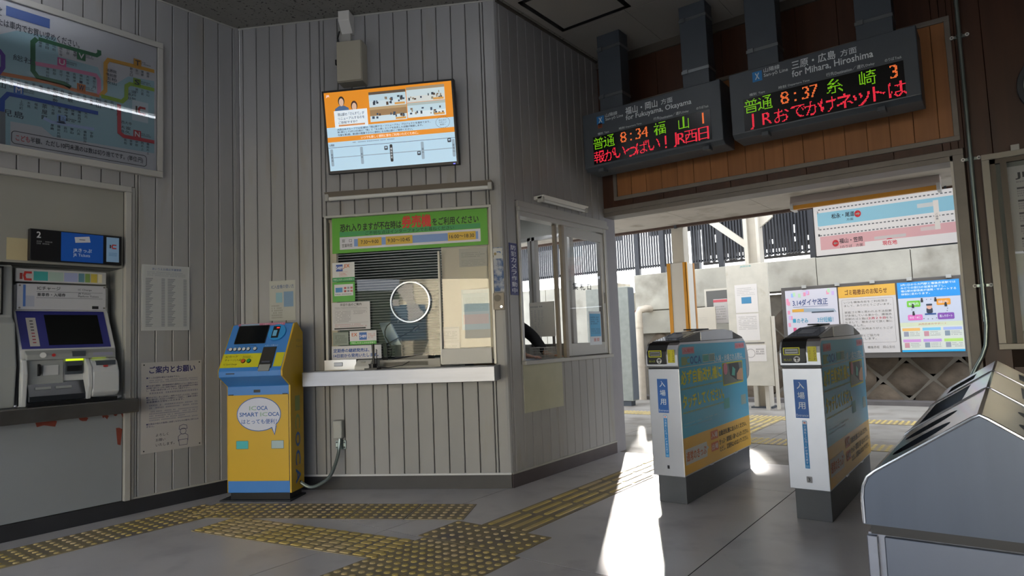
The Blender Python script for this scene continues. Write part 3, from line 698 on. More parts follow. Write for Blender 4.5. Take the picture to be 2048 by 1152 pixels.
for s_, z0, x1_ in (('■きっぷは目的の駅までお求め下さい。', .918, 2.42), ('■学生割引運賃証、身体障害者割引運賃証のようにご使用のための', .861, 2.555), ('　証明書で割引きっぷをご使用の場合は、必要な証明書等を必ず携帯', .845, 2.555), ('　し、係員の請求があったときはご提示下さい。', .829, 2.50),
                    ('■次のように、きっぷを正しく使用されなかったときは、法令及び', .779, 2.555), ('　規則に基づき、そのきっぷを無効として回収し、ご乗車の区間の', .763, 2.555), ('　普通運賃の３倍をいただきます。', .747, 2.45), ('■危険品や他のお客様に迷惑となるものは車内に持ち込め', .592, 2.56), ('　ません。', .575, 2.24)):
    t.text(s_, 2.185, x1_, z0, z0+.0125, y, '2b2d62', .003)
for (z0, z1, rows, c) in ((.885, .912, 2, 2), (.803, .826, 1, 4), (.70, .738, 2, 6), (.615, .692, 5, 7)):
    t.part('lettering', scribble(MB(), 2.205, 2.555, z0, z1, y, rows, c+20, fill=.45), pm('74748c'))
for i, s_ in enumerate(('よろしく', 'お願い', 'いたします。')): t.text(s_, 2.25, 2.25+.022*len(s_), .505-i*.035, .525-i*.035, y, '2c2c3c', .01)
mb = MB(); cx, cz = 2.445, .52
for P in (ell(cx, cz, .022, .022, 14)+ell(cx, cz, .022, .022, 14)[:1], [(cx-.03, cz+.016), (cx-.026, cz+.04), (cx, cz+.048), (cx+.026, cz+.04), (cx+.03, cz+.016), (cx-.03, cz+.016)],
          [(cx-.035, cz-.07), (cx-.036, cz-.035), (cx-.018, cz-.02), (cx+.018, cz-.02), (cx+.036, cz-.035), (cx+.035, cz-.07)], [(cx-.032, cz-.06), (cx+.034, cz-.06), (cx+.03, cz-.10), (cx-.028, cz-.10), (cx-.032, cz-.06)]): mb.ribbon(P, .003, y)
t.part('line_drawing', mb, pm('3c3f60'))
for x, z in ((2.168, 1.018), (2.568, 1.02), (2.168, .414), (2.568, .414)): t.part('screw', MB().cyl((x, y-.002, z), .005, .004, n=8), M_black)
# --- twin tube light fittings of the hall ceiling (mirrored in the map glass)
def tube_light(x, y0, y1, label, z=CEIL, e=12):
    t = Thing('fluorescent_light', label, 'ceiling light', G, x, (y0+y1)/2, z, 'hall ceiling lights')
    t.part('housing', MB().prism([(x-.05, z), (x-.03, z-.06), (x+.03, z-.06), (x+.05, z)], y0, y1, 'y'), M_white)
    t.part('tube', MB().tube([(x, y0+.03, z-.085), (x, y1-.03, z-.085)], .012), em('f4f7ff', e))
tube_light(-2.50, 1.9, 3.35, 'fluorescent tube fitting on the hall ceiling, mirrored low across the fare map')
tube_light(-4.30, .5, 1.68, 'fluorescent tube fitting on the hall ceiling, mirrored at the top of the fare map')
# ================================================================ BOOTH FRONT OBJECTS (frame B)
# --- IC charge machine
cx0, cx1 = -2.045, -1.55
Pf = [(-.175, .06), (-.372, .06), (-.372, .83), (-.485, .905), (-.487, .945), (-.475, .968), (-.292, 1.283), (-.255, 1.29), (-.165, 1.215)]
M_cb = mat('charge_blue', '3f7fc8', .38); M_cy = mat('charge_yellow', 'c9a21d', .42)
t = Thing('charge_machine', 'blue and yellow free standing card charging machine with sloping screen, left of the steel counter', 'charging machine', B, -1.8, -.27, 0)
t.part('body', MB().prism(Pf, cx0, cx1-.012), M_cb, bevel=.004)
t.part('side_panel', MB().prism(Pf, cx1-.012, cx1), M_cy); t.part('side_panel', MB().prism(Pf, cx0-.004, cx0), M_cy)
t.part('base_plate', MB().box(-2.10, -1.55, -.395, -.15, 0, .012), mat('base_dark', '22252a', .6)); t.part('plinth', MB().box(-2.03, -1.57, -.36, -.18, .012, .06), M_black)
fp = t.part('front_panel', MB().box(cx0+.004, cx1-.014, -.378, -.37, .145, .765), M_cy, bevel=.002)
t.part('lock_plate', MB().box(-1.835, -1.785, -.376, -.37, .783, .803), M_black)
for x in (cx0+.03, cx1-.04): t.part('latch', MB().box(x-.018, x+.018, -.380, -.37, .766, .772), M_black)
y = -.3785
bb = ell(-1.795, .625, .168, .118, 36); bb2 = ell(-1.795, .625, .174, .124, 36)
tail = [(-1.70, .53), (-1.672, .470), (-1.655, .545)]
t.part('speech_bubble', MB().poly(bb2, y).poly(tail, y), pm('2d5f9e'), fp); t.part('speech_bubble', MB().poly(bb, y-.0006).poly([(-1.693, .535), (-1.674, .483), (-1.662, .55)], y-.0006), pm('c9cede'), fp)
def mixt(s1, c1, s2, c2, x0, x1, z0, z1):  # two coloured words on one line
    k = len(s1)/(len(s1)+len(s2)); t.text(s1, x0, x0+(x1-x0)*k-.003, z0, z1, y-.0012, c1, .02, parent=fp); t.text(s2, x0+(x1-x0)*k+.003, x1, z0, z1, y-.0012, c2, .02, parent=fp)
mixt('IC', '8fae9f', 'OCA', '2c5ca6', -1.868, -1.725, .655, .684)
t.text('SMART', -1.945, -1.80, .610, .638, y-.0012, '2c5ca6', .02, parent=fp); mixt('IC', '8fae9f', 'OCA', '2c5ca6', -1.782, -1.635, .610, .638)
t.text('はとっても便利！', -1.93, -1.655, .555, .590, y-.0012, '2c5ca6', .012, parent=fp)
for x0, x1, c in ((-1.975, -1.878, '3fb0b4'), (-1.70, -1.602, 'a3b8bd')):
    o = t.part('card_picture', MB().poly(rrect(x0, x1, .375, .435, .005), y), pm('5d6d5a'), fp); t.part('card_picture', MB().poly(rrect(x0+.003, x1-.003, .378, .432, .004), y-.0006), pm(c), fp)
# screen face: local coordinates on the slope
pa = Vector((0, -.475, .968)); pb = Vector((0, -.292, 1.283)); dirv = (pb-pa); SL = dirv.length; dirv.normalize(); nv = Vector((0, -dirv.z, dirv.y))
def face(mbf, off=.001):
    """mbf built with x, and z = distance up the slope, y = outward negative"""
    out = MB(); out.f = mbf.f
    for x, yy_, z in mbf.v:
        q = pa+dirv*z+nv*(off-yy_); out.v.append((x, q.y, q.z))
    return out
def fpart(n, mb, m, parent=None, off=.001): return t.part(n, face(mb, off), pm(m) if isinstance(m, str) else m, parent)
fpart('yellow_band', MB().quad(cx0+.002, -1.745, .004, .118, 0), 'c6c21f'); fpart('yellow_band', MB().quad(-1.63, cx1-.016, .004, .118, 0), 'c6c21f')
sc = fpart('screen', MB().box(-1.985, -1.745, -.004, .004, .20, .352), mat('dark_screen', '0a0c0c', .12))
fpart('screen_rim', MB().ribbon([(-1.985, .20), (-1.745, .20), (-1.745, .352), (-1.985, .352), (-1.985, .20)], .006, -.0045), M_black, sc)
rd = fpart('card_reader', MB().cyl((-1.665, -.012, .285), .068, .02, n=32), mat('reader_blue', '2f8fd0', .35))
fpart('reader_display', MB().quad(-1.70, -1.645, .235, .335, -.0135), '101214', rd); fpart('reader_lamp', MB().quad(-1.673, -1.65, .315, .325, -.0145), em('c02a20', .8), rd); fpart('card_symbol', MB().quad(-1.692, -1.662, .25, .30, -.0145), '6fb4dc', rd)
for x in (-2.0, -1.965, -1.93, -1.895, -1.86, -1.807): fpart('push_button', MB().cyl((x, -.007, .155), .0125, .008, n=18), mat('button_white', 'd2d2d0', .4)); 
for x in (-2.0, -1.965, -1.93, -1.895, -1.86, -1.807): fpart('button_ring', MB().ring((x, -.005, .155), .0125, .003, .006, 18), M_black)
for x, c in ((-1.872, 'c4551c'), (-1.828, '1f9a4a')): fpart('lamp_button', MB().cyl((x, -.008, .055), .014, .008, n=18), c); fpart('button_ring', MB().ring((x, -.006, .055), .014, .003, .006, 18), M_black)
fpart('indicator', MB().cyl((-2.02, -.004, .155), .006, .004, n=10), '9a3a6a')
for s_, a, b, c, d in (('ICカード', -2.02, -1.925, .085, .105), ('チャージ(入金)', -2.02, -1.885, .055, .076), ('IC Card Charge', -2.02, -1.915, .022, .038)):
    fpart('lettering', mbtext(MB(), s_, a, b, c, d, 0, .01), '2b2b22', off=.0016)
fpart('lettering', scribble(MB(), -1.885, -1.81, .078, .10, 0, 2, 3), '2b2b22', off=.0016); fpart('lettering', scribble(MB(), -1.98, -1.80, .178, .188, 0, 1, 4), '22304a', off=.0016)
fpart('receipt_slot', MB().box(-1.742, -1.64, -.004, .01, -.006, .165), mat('slot_dark', '2c2a26', .5)); fpart('slot_lip', MB().box(-1.735, -1.65, -.006, .01, -.03, .02), M_mg); fpart('slot_tray', MB().box(-1.72, -1.655, -.012, 0, .03, .045), M_steel)
fpart('lettering', mbtext(MB(), 'ICカード挿入口', -1.735, -1.635, .172, .186, 0, .01), 'b8c4dc', off=.0016)
fpart('pink_strip', MB().quad(-2.0, -1.625, .352, .374, 0), 'b8708c', off=.0016); fpart('lettering', mbtext(MB(), '入金チャージができます', -1.80, -1.64, .357, .370, 0, .008), 'dfc3cf', off=.0022); fpart('pale_strip', MB().quad(-1.98, -1.83, .355, .371, 0), '8fa6bb', off=.0022)
t.part('brand_plate', MB().box(-1.985, -1.92, -.490, -.484, .925, .933), pm('28303c'))
# side lettering, reading top to bottom
sp = t.o
def side(mbs, off=.0012):
    out = MB(); out.f = mbs.f
    for x, yy_, z in mbs.v: out.v.append((cx1+off, x, z))
    return out
for i, (ch, c) in enumerate(zip('ICOCA', ('8fa05a', '8fa05a', '2f62a8', '2f62a8', '2f62a8'))):
    vs, fs, (a, b, c_, d) = glyphs(ch, .02); z1 = .745-i*.132; hgt = .11; wy = .075
    # letters turned a quarter clockwise
    mb = MB().add([(-.305+wy*((v[1]-c_)/(d-c_)), 0, z1-hgt*((v[0]-a)/(b-a))) for v in vs], fs)
    t.part('lettering', side(mb), pm(c))
t.part('lettering', side(mbtext(MB(), 'ICOCA', -.27, -.19, 1.145, 1.165, 0, .01)), pm('8a8a48')); t.part('lettering', side(mbtext(MB(), 'チャージ', -.275, -.185, 1.095, 1.12, 0, .01)), pm('6d6a2c'))
t.part('cable_hole', MB().cyl((cx1+.0, -.235, .105), .014, .003, 'x', 14), M_black)
# small notice on the wall behind the machine
q = B.r(((540, 562), (592, 560), (590, 640), (538, 642)), -.014)
t = Thing('instruction_sheet', 'small clear covered instruction sheet on the white planks above the blue charging machine', 'notice', B, (q[0]+q[1])/2, -.014, q[2])
t.flat('sheet', *q, -.014, 'a9aaa2'); r_ = q
t.text('IC入金機の使い方', *sub(r_, .08, .94, .10, .2), -.0145, '2b4f80', .01); t.flat('picture', *sub(r_, .25, .5, .3, .55), -.0145, '7ba3b0'); t.flat('picture', *sub(r_, .55, .92, .28, .66), -.0145, '6c8ba8')
t.part('lettering', scribble(MB(), *sub(r_, .08, .5, .6, .95), -.0145, 6, 8), pm('77776a'))
# flexible conduit from the machine to a socket box
a = Vector((cx1, -.235, .105)); e_ = B.p(686, 842, -.06); e0 = B.p(682, 885, -.04)
t = Thing('flexible_conduit', 'ribbed steel conduit curving from the charging machine up to a wall socket box', 'conduit', B, -1.4, -.12, .08)
P = [a]
for px, py, d in ((620, 974, -.22), (640, 968, -.19), (660, 952, -.15), (672, 925, -.10), (678, 900, -.06), (680, 876, -.04)): x, z = B.p(px, py, d); P.append(Vector((x, d, z)))
PP = []
for i in range(len(P)-1):
    p0, p1, p2, p3 = P[max(i-1, 0)], P[i], P[i+1], P[min(i+2, len(P)-1)]
    for k in range(8):
        u = k/8; PP.append(.5*((2*p1)+(p2-p0)*u+(2*p0-5*p1+4*p2-p3)*u*u+(3*p1-p0-3*p2+p3)*u**3))
PP.append(P[-1])
t.part('conduit', MB().tube(PP, [.0125+.0014*(i % 2) for i in range(len(PP))], 10), M_glit, smooth=True)
q = B.r(((668, 840), (686, 840), (688, 876), (671, 876)), -.03)
bx = t.part('socket_box', MB().box(q[0], q[1], -.065, -.011, q[2], q[3]), mat('box_grey', 'a8aaa6', .5), bevel=.008)
q = B.r(((671, 881), (692, 880), (692, 898), (671, 899)), -.02); t.part('clamp', MB().box(q[0], q[1], -.022, -.012, q[2], q[3]), M_glit, bevel=.003)
for x in (q[0]+.012, q[1]-.012):
    for z in (q[2]+.015, q[3]-.015): t.part('screw', MB().cyl((x, -.026, z), .006, .005, n=8), M_dgrey)
# --- wall screen (tilted forward)
tx0, tx1, tz0, tz1 = -1.362, -.305, 2.455, 3.095
TVF = Frame(B.w(-.83, -.035, 2.455), PHI)
t = Thing('wall_screen', 'black framed information screen with orange top half, tilted forward high on the booth front', 'screen', B, -.8335, -.035, 2.455)
ang = math.radians(9.5); W2 = .5285; H2 = .645
t.o.rotation_euler = (0, 0, PHI)
piv = bpy.data.objects.new('panel', None)
ca, sa = math.cos(ang), math.sin(ang)
def tv(mb):
    for i, (x, yy_, z) in enumerate(mb.v): mb.v[i] = (x-.8335, -.035+yy_*ca-z*sa, 2.455+z*ca+yy_*sa)
    return mb
tvb = t.part('screen_body', tv(MB().box(-W2, W2, -.03, .03, 0, H2)), M_black, bevel=.004)
bpy.data.objects.remove(piv)
SH = [(-W2+.018, W2-.018, .025, H2-.016)]; S = SH[0]; y = -.031
E_ = .27
def tq(n, u0, u1, v0, v1, c, dy=0, e=E_):
    return t.part(n, tv(MB().quad(*sub(S, u0, u1, v0, v1), y-dy)), em(c, e), tvb)
def tt(s_, u0, u1, v0, v1, c, dy=.002, b=.012): return t.part('lettering', tv(mbtext(MB(), s_, *sub(S, u0, u1, v0, v1), y-dy, b)), em(c, E_), tvb)
tq('display', 0, 1, 0, 1, 'b4d3e6'); tq('orange_field', 0, 1, 0, .445, 'e08c1e', .0006); tq('orange_band', 0, 1, .57, .632, 'e08c1e', .0006); tq('rule', 0, 1, .70, .705, '2d3c5a', .0006)
tt('JR', .015, .045, .03, .065, 'e6e6f0')
# two staff holding a placard
for cx_, w_, c, hc_, v0 in ((.135, .06, '4a6488', '20201f', .06), (.235, .05, '22262f', '3c2424', .13)):
    px_ = S[0]+(S[1]-S[0])*cx_
    q = sub(S, cx_-w_, cx_+w_, v0+.12, .30); t.part('portrait', tv(MB().poly([(q[0], q[2]), (q[1], q[2]), (q[1]-.006, q[3]-.02), (px_+.02, q[3]), (px_-.02, q[3]), (q[0]+.006, q[3]-.02)], y-.0012)), em(c, E_), tvb)
    q = sub(S, cx_-.02, cx_+.02, v0+.02, v0+.125); t.part('portrait', tv(MB().poly(ell(px_, (q[2]+q[3])/2+.006, .026, .037), y-.0015)), em(hc_, E_), tvb); t.part('portrait', tv(MB().poly(ell(px_, (q[2]+q[3])/2-.002, .019, .03), y-.0018)), em('d8b49c', E_), tvb)
tq('placard', .07, .335, .24, .46, 'dfeaf2', .0024); tt('岡山駅の「さんすて」が', .10, .31, .27, .31, '222a3c', .003); tt('リニューアルするのを', .10, .31, .325, .36, '222a3c', .003); tt('ご存知ですか？', .10, .25, .375, .41, '222a3c', .003); tq('strip', .10, .31, .42, .44, 'cf8a4c', .003)
# four station pictures
for i, (u0, u1, v0, v1) in enumerate(((.355, .645, .045, .235), (.65, .945, .03, .22), (.355, .645, .235, .42), (.65, .945, .225, .41))):
    tq('picture', u0, u1, v0, v1, ('b9d0da', 'c4d4d8', '9a7b55', 'bcd3dc')[i], .0012)
    rr = random.Random(i)
    tq('picture_floor', u0, u1, v0+(v1-v0)*.6, v1, ('c9d8de', 'cdd2cf', 'c9dbe2', 'd5e2e8')[i], .0016)
    tq('picture_roof', u0, u1, v0, v0+(v1-v0)*.18, ('5a4c40', '9c8a70', 'b59a72', 'a9b7b4')[i], .0016)
    for k in range(16):
        uu = u0+(u1-u0)*rr.uniform(.02, .93); vv = v0+(v1-v0)*rr.uniform(.35, .75); tq('picture_figure', uu, uu+rr.uniform(.006, .02), vv, min(v1, vv+(v1-v0)*rr.uniform(.08, .22)), rr.choice(('2a3440', '7a5c40', '4c3a2c', '8c8470', '33475c')), .002+k*.00002)
    tq('picture_tag', u1-.09, u1-.01, v1-.035, v1-.01, 'd29a4c', .0026)
tt('JR西日本グループでは全3駅の「岡山駅ナカ・リニューアル」プロジェクトを進めており、', .085, .82, .465, .495, '22304a'); tt('第1弾として3月13日(金)に「魚」と「お土産」エリアを拡充した店舗が開業します。', .085, .76, .50, .528, '22304a'); tt('今後も第2期、第3期の開業でさらに便利になる岡山駅にご期待ください。', .085, .68, .535, .562, '22304a')
tt('いつでも楽しく便利に駅をご利用いただくために。', .27, .72, .585, .62, 'e9e2d4'); tt('山陽線', .01, .05, .655, .685, '22304a'); t.part('lettering', tv(scribble(MB(), *sub(S, .2, .53, .645, .665), y-.002, 1, 5)), em('44586c', E_), tvb)
P = ell(0, 0, .055, .042, 24); q = sub(S, .86, .97, .45, .55); cxq, czq = (q[0]+q[1])/2, (q[2]+q[3])/2
mb = MB()
for i in range(24): a_, b_ = P[i], P[(i+1) % 24]; mb.ribbon([(cxq+a_[0], czq+a_[1]), (cxq+(a_[0]*.4+b_[0]*.6), czq+(a_[1]*.4+b_[1]*.6))], .003, y-.002)
t.part('badge_outline', tv(mb), em('2d3c4a', E_), tvb); tt('みんなに', .885, .945, .462, .482, '2d3c4a'); tt('うれしい', .885, .945, .49, .51, '2d3c4a'); tt('鉄道へ', .893, .937, .518, .538, '2d3c4a')
tq('track_line', .02, .99, .826, .836, '8aa2b2', .0012)
for u, nme, c, tc_ in ((.025, '東尾道', '8fa5b5', '2a3548'), (.265, '松永', '8fa5b5', '2a3548'), (.5, '備後赤坂', '15181e', 'dfe6ee'), (.745, '福山', '8fa5b5', '2a3548'), (.985, '東福山', '8fa5b5', '2a3548')):
    q = sub(S, u-.011, u+.011, .72, .94); t.part('station_mark', tv(MB().poly(rrect(*q, .008), y-.0016)), em(c, E_), tvb)
    n_ = len(nme); t.part('lettering', tv(vtext(MB(), nme, q[0]+.003, q[1]-.003, (q[2]+q[3])/2-.011*n_, (q[2]+q[3])/2+.011*n_, y-.0022, .01)), em(tc_, E_), tvb)
for u, v in ((.46, .76), (.715, .86), (.955, .73)):
    q = sub(S, u-.014, u+.014, v-.025, v+.025); t.part('train_mark', tv(MB().poly(rrect(*q, .006), y-.0018)), em('1d2733', E_), tvb); t.part('train_mark', tv(MB().quad(q[0]+.006, q[1]-.006, q[2]+.012, q[3]-.006, y-.0024)), em('9fb8cc', E_), tvb)
t.part('status_light', tv(MB().quad(W2-.045, W2-.03, .006, .012, -.031)), em('4a4af0', 2), tvb)
t.part('bracket', MB().box(-.95, -.72, -.09, -.01, 2.62, 2.88), M_dgrey)
# --- switch cabinet above the screen, with conduit cover and camera
q = B.r(((672, 84), (722, 78), (724, 160), (674, 164)), -.14)
t = Thing('switch_cabinet', 'cream steel wall cabinet above the information screen', 'cabinet', B, (q[0]+q[1])/2, 0, q[2])
M_cream = mat('cream_box', 'a19c8c', .5)
t.part('case', MB().box(q[0]+.0, q[1]+.0, -.13, -.011, q[2], q[3]), M_cream, bevel=.004); t.part('door', MB().box(q[0]+.003, q[1]-.003, -.145, -.132, q[2]+.004, q[3]-.004), M_cream, bevel=.004); t.part('hinge', MB().box(q[0]-.012, q[0]+.004, -.14, -.12, (q[2]+q[3])/2-.02, (q[2]+q[3])/2+.02), M_black)
t = Thing('cable_cover', 'pale cable duct with white bracket and black cable above the cream cabinet', 'cable duct', B, q[0]+.08, 0, q[3])
q2 = B.r(((679, 58), (702, 55), (702, 82), (679, 84)), -.04); t.part('duct', MB().box(q2[0], q2[1], -.05, -.011, q[3], 3.70), M_trim, bevel=.003)
q3 = B.r(((676, 27), (698, 25), (702, 50), (680, 54)), -.10); t.part('bracket', MB().prism([(-.011, q3[3]+.01), (-.12, q3[3]+.01), (-.12, q3[2]+.04), (-.05, q3[2]-.04), (-.011, q3[2]-.04)], q3[0], q3[1]), mat('white_enamel', 'c9c8c3', .4), bevel=.003)
t.part('cable', MB().tube([(q2[0]+.01, -.06, q[3]), (q2[0], -.075, q[3]+.06), (q2[0]+.01, -.065, q[3]+.12)], .006, 8), M_black)
# --- unlit tube fitting over the window
def wallfit(fr, q, d, label, body=M_white, grp=None):
    t = Thing('wall_light', label, 'light fitting', fr, (q[0]+q[1])/2, 0, q[2], grp)
    x0, x1, z0, z1 = q; h = z1-z0
    t.part('housing', MB().prism([(-.011, z1), (-d, z1), (-d*.75, z0+h*.45), (-.011, z0+h*.45)], x0, x1), mat('fitting_brown', '6f675c', .5) if body is None else body, bevel=.003)
    t.part('lamp_tube', MB().tube([(x0+.03, -d*.7, z0+h*.28), (x1-.03, -d*.7, z0+h*.28)], h*.24, 12), mat('tube_glass', 'c9cac6', .25), smooth=True)
    for x in (x0, x1-.03): t.part('lamp_holder', MB().box(x, x+.03, -d*.9, -d*.4, z0, z1-.005), M_trim, bevel=.004)
wallfit(B, B.r(((648, 383), (982, 362), (984, 382), (650, 398)), -.10), .11, 'long unlit tube light with brownish housing above the ticket window', None)
# --- ticket window
t = Thing('window_1', None, None, B, -.77, 0, .955, kind='structure')
mb = MB(); x0, x1, z1 = -1.412, -.095, 2.118
for q in ((x0-.018, x0+.004, .92, z1-.006), (x1-.004, x1+.018, .92, z1-.006)): mb.box(q[0], q[1], -.022, .07, q[2], q[3])
mb.box(x0-.018, x1+.018, -.022, .07, z1-.006, z1+.014)
t.part('outer_frame', mb, M_alu, bevel=.003)
mb = MB().box(x0+.01, x0+.065, .022, .06, .955, z1-.01).box(x1-.03, x1-.004, .022, .06, .955, z1-.01).box(x0, x1, .022, .06, 2.08, z1-.01)
t.part('sash', mb, mat('sash_beige', 'b1a993', .45), bevel=.003)
t.part('divider', MB().box(-.517, -.503, .005, .04, .93, 1.80), M_alu)
t.part('window_pane', MB().quad(x0+.06, x1-.03, 1.0, 2.08, .035), glass('booth_glass', ior=1.5))
t.part('sill', MB().box(-1.43, -.515, -.01, .30, .912, .925).box(-1.0, -.52, .0, .05, .925, .975), mat('sill_grey', 'a6a39b', .4)); t.part('kick_board', MB().box(-.505, -.115, -.010, .04, .925, 1.045), mat('white_board', 'cbcac6', .4), bevel=.003)
# green banner
q = B.r(((662, 436), (974, 416), (975, 490), (664, 506)), .0)
t = Thing('window_banner', 'green banner with opening hours across the top of the ticket window', 'banner', B, (q[0]+q[1])/2, 0, q[2])
t.part('banner', MB().box(q[0], q[1], .012, .016, q[2], q[3]), pm('5aa82c')); y = .0114; r_ = q
t.flat('deep_green_band', *sub(r_, .05, .955, .40, .53), y, '3d9a58')
t.text('恐れ入りますが不在時は', *sub(r_, .055, .455, .18, .40), y-.0006, '14200c', .022); t.text('券売機', *sub(r_, .46, .645, .07, .40), y-.0006, 'd2332a', .04); t.text('をご利用ください', *sub(r_, .655, .945, .175, .385), y-.0006, '14200c', .018)
t.text('ご不明な点はインターフォンでお尋ねください', *sub(r_, .22, .79, .42, .53), y-.0006, '14401c', .01)
t.flat('hours_panel', *sub(r_, .05, .955, .55, .90), y, 'd6d6dc'); t.flat('hours_bar', *sub(r_, .145, .94, .62, .83), y-.0006, '7f9fd4')
for a, b in ((.17, .325), (.352, .525), (.75, .925)): t.flat('hours_block', *sub(r_, a, b, .61, .84), y-.0012, 'd8b340')
t.text('窓　口', *sub(r_, .065, .13, .61, .70), y-.0012, '22242a', .01); t.text('営業時間', *sub(r_, .065, .132, .74, .84), y-.0012, '22242a', .01)
for s_, a, b in (('7:30～9:00', .19, .305), ('9:30～10:45', .365, .508), ('16:00～18:30', .76, .915)): t.text(s_, *sub(r_, a, b, .675, .775), y-.0018, '2b2a22', .012)
# --- papers stuck behind the glass
def sheet(name, label, cat, fr, pts, d, col='c9cac8', group=None):
    q = fr.r(pts, d); t = Thing(name, label, cat, fr, (q[0]+q[1])/2, d, q[2], group)
    t.part('sheet', MB().box(q[0], q[1], d, d+.002, q[2], q[3]), pm(col)); return t, q, d-.0008
zz = lambda x, y: (620+x/2.88, 390+y/2.88)
t, q, y = sheet('card_sign', 'white and green logo card, topmost on the left edge of the ticket window', 'sign', B, (zz(128, 390), zz(255, 388), zz(258, 497), zz(130, 500)), .012, 'd3d4d2')
t.flat('green_foot', *sub(q, 0, 1, .78, 1), y, '2f9a54'); t.text('予約したきっぷのお受取り', *sub(q, .04, .96, .84, .94), y-.0006, 'dfe9df', .012)
t.flat('blue_logo', *sub(q, .17, .47, .1, .46), y, '2c4fa0'); t.text('5489', *sub(q, .18, .46, .2, .36), y-.0006, 'e6e9f0', .02); t.text('EX', *sub(q, .55, .78, .1, .27), y, 'd0662c', .02); t.part('swoosh', MB().ribbon([(q[0]+.07, q[3]-.055), (q[0]+.10, q[3]-.045), (q[0]+.105, q[3]-.035)], .004, y), pm('d0662c')); t.part('lettering', MB().ribbon([*[(a, b) for a, b in rrect(*sub(q, .32, .68, .5, .72), .003)]], .0015, y), pm('c04848')); t.part('lettering', scribble(MB(), *sub(q, .36, .64, .55, .68), y, 2, 3), pm('c04848'))
t, q, y = sheet('card_sign', 'green card sign with payment marks on the ticket window', 'sign', B, (zz(130, 502), zz(258, 500), zz(260, 612), zz(130, 617)), .012, '52a83a')
t.flat('white_panel', *sub(q, .08, .92, .12, .7), y, 'd4d6d8'); t.flat('blue_logo', *sub(q, .14, .45, .28, .52), y-.0006, '3f86c0')
for i in range(3):
    for j in range(2): t.flat('card_mark', *sub(q, .52+i*.14, .62+i*.14, .26+j*.16, .36+j*.16), y-.0006, ('b04848', '8a8c98', 'c06a6a')[i])
t.part('lettering', scribble(MB(), *sub(q, .12, .88, .58, .66), y-.0006, 1, 4), pm('333a44'))
t.o['label'] = 'green card sign with payment marks, second from top on the ticket window left edge'
t, q, y = sheet('leaflet', 'black and white leaflet with red lower lines, left side of the ticket window', 'notice', B, (zz(125, 622), zz(345, 612), zz(348, 770), zz(128, 783)), .012, 'c9c8c9')
t.text('手回り品のご案内', *sub(q, .22, .78, .04, .13), y, '333333', .015); t.part('lettering', scribble(MB(), *sub(q, .08, .92, .16, .24), y, 2, 1), pm('8a8a90'))
t.part('panel_outline', MB().ribbon([(a, b) for a, b in rrect(*sub(q, .06, .94, .27, .74), .001, 1)], .001, y), pm('666666'))
t.part('lettering', scribble(MB(), *sub(q, .09, .5, .3, .72), y, 8, 2), pm('85858c')); t.part('lettering', scribble(MB(), *sub(q, .56, .92, .3, .45), y, 3, 6), pm('85858c')); t.part('lettering', scribble(MB(), *sub(q, .08, .92, .77, .9), y, 2, 3), pm('b98a90')); t.flat('black_strip', *sub(q, .06, .88, .92, .97), y, '2a2a2c')
t, q, y = sheet('round_cornered_card', 'small grey green notice card at the lower left of the ticket window', 'notice', B, (zz(133, 792), zz(222, 790), zz(222, 865), zz(133, 868)), .012, '8b958a')
t.part('lettering', scribble(MB(), *sub(q, .15, .9, .2, .85), y, 6, 3), pm('555e58'))
t, q, y = sheet('card_sign', 'white logo card with green foot, right beside the small grey green notice card', 'sign', B, (zz(228, 785), zz(382, 778), zz(383, 855), zz(230, 866)), .012, 'd6d5d6')
t.flat('green_foot', *sub(q, 0, 1, .75, 1), y, '4fae3c'); t.text('予約したきっぷのお受取り', *sub(q, .05, .95, .81, .94), y-.0006, 'e3ecd8', .012); t.text('EX', *sub(q, .08, .28, .15, .38), y, 'd0662c', .02); t.flat('blue_logo', *sub(q, .36, .64, .12, .66), y, '2c66b4'); t.text('5489', *sub(q, .38, .62, .3, .5), y-.0006, 'e6e9f0', .02); t.part('lettering', scribble(MB(), *sub(q, .7, .96, .2, .55), y, 3, 5), pm('d08a86'))
t, q, y = sheet('pass_notice', 'white notice in bold blue Japanese lettering at the bottom left of the ticket window', 'notice', B, (zz(125, 872), zz(410, 862), zz(412, 942), zz(125, 948)), .012, 'd0d1d6')
t.text('定期券の継続発売は、', *sub(q, .04, .76, .2, .48), y, '1f4fa0', .03); t.text('14日前から発売いたします。', *sub(q, .04, .94, .58, .85), y, '1f4fa0', .03)
t, q, y = sheet('paper_notice', 'pale typed letter high at the right side of the ticket window, under the green banner', 'notice', B, (zz(858, 308), zz(1020, 303), zz(1022, 410), zz(860, 414)), .045, 'b4b5b0')
t.part('lettering', scribble(MB(), *sub(q, .08, .92, .2, .5), y, 3, 3, fill=.3), pm('6d7070')); t.part('lettering', scribble(MB(), *sub(q, .08, .92, .6, .95), y, 4, 4, fill=.35), pm('8d9090'))
t, q, y = sheet('paper_notice', 'blank cream sheet in the ticket window directly beneath the pale typed letter', 'notice', B, (zz(862, 415), zz(1022, 411), zz(1024, 536), zz(864, 541)), .045, 'cdc9b8')
t, q, y = sheet('poster', 'faded pale blue and pink poster at the right of the ticket window', 'poster', B, (zz(872, 545), zz(1036, 540), zz(1038, 772), zz(876, 778)), .045, 'c2cfd4')
t.flat('blue_field', *sub(q, .05, .95, .1, .55), y, 'a9c2cc'); t.flat('pink_field', *sub(q, .05, .95, .62, .86), y, 'd3c2c2'); t.part('lettering', scribble(MB(), *sub(q, .15, .85, .2, .5), y-.0006, 8, 4, fill=.3), pm('8fa6b0'))
t, q, y = sheet('paper_notice', 'white sheet with two outlined text boxes, low right in the ticket window', 'notice', B, (zz(758, 762), zz(862, 758), zz(864, 928), zz(760, 932)), .045, 'bdbdbd')
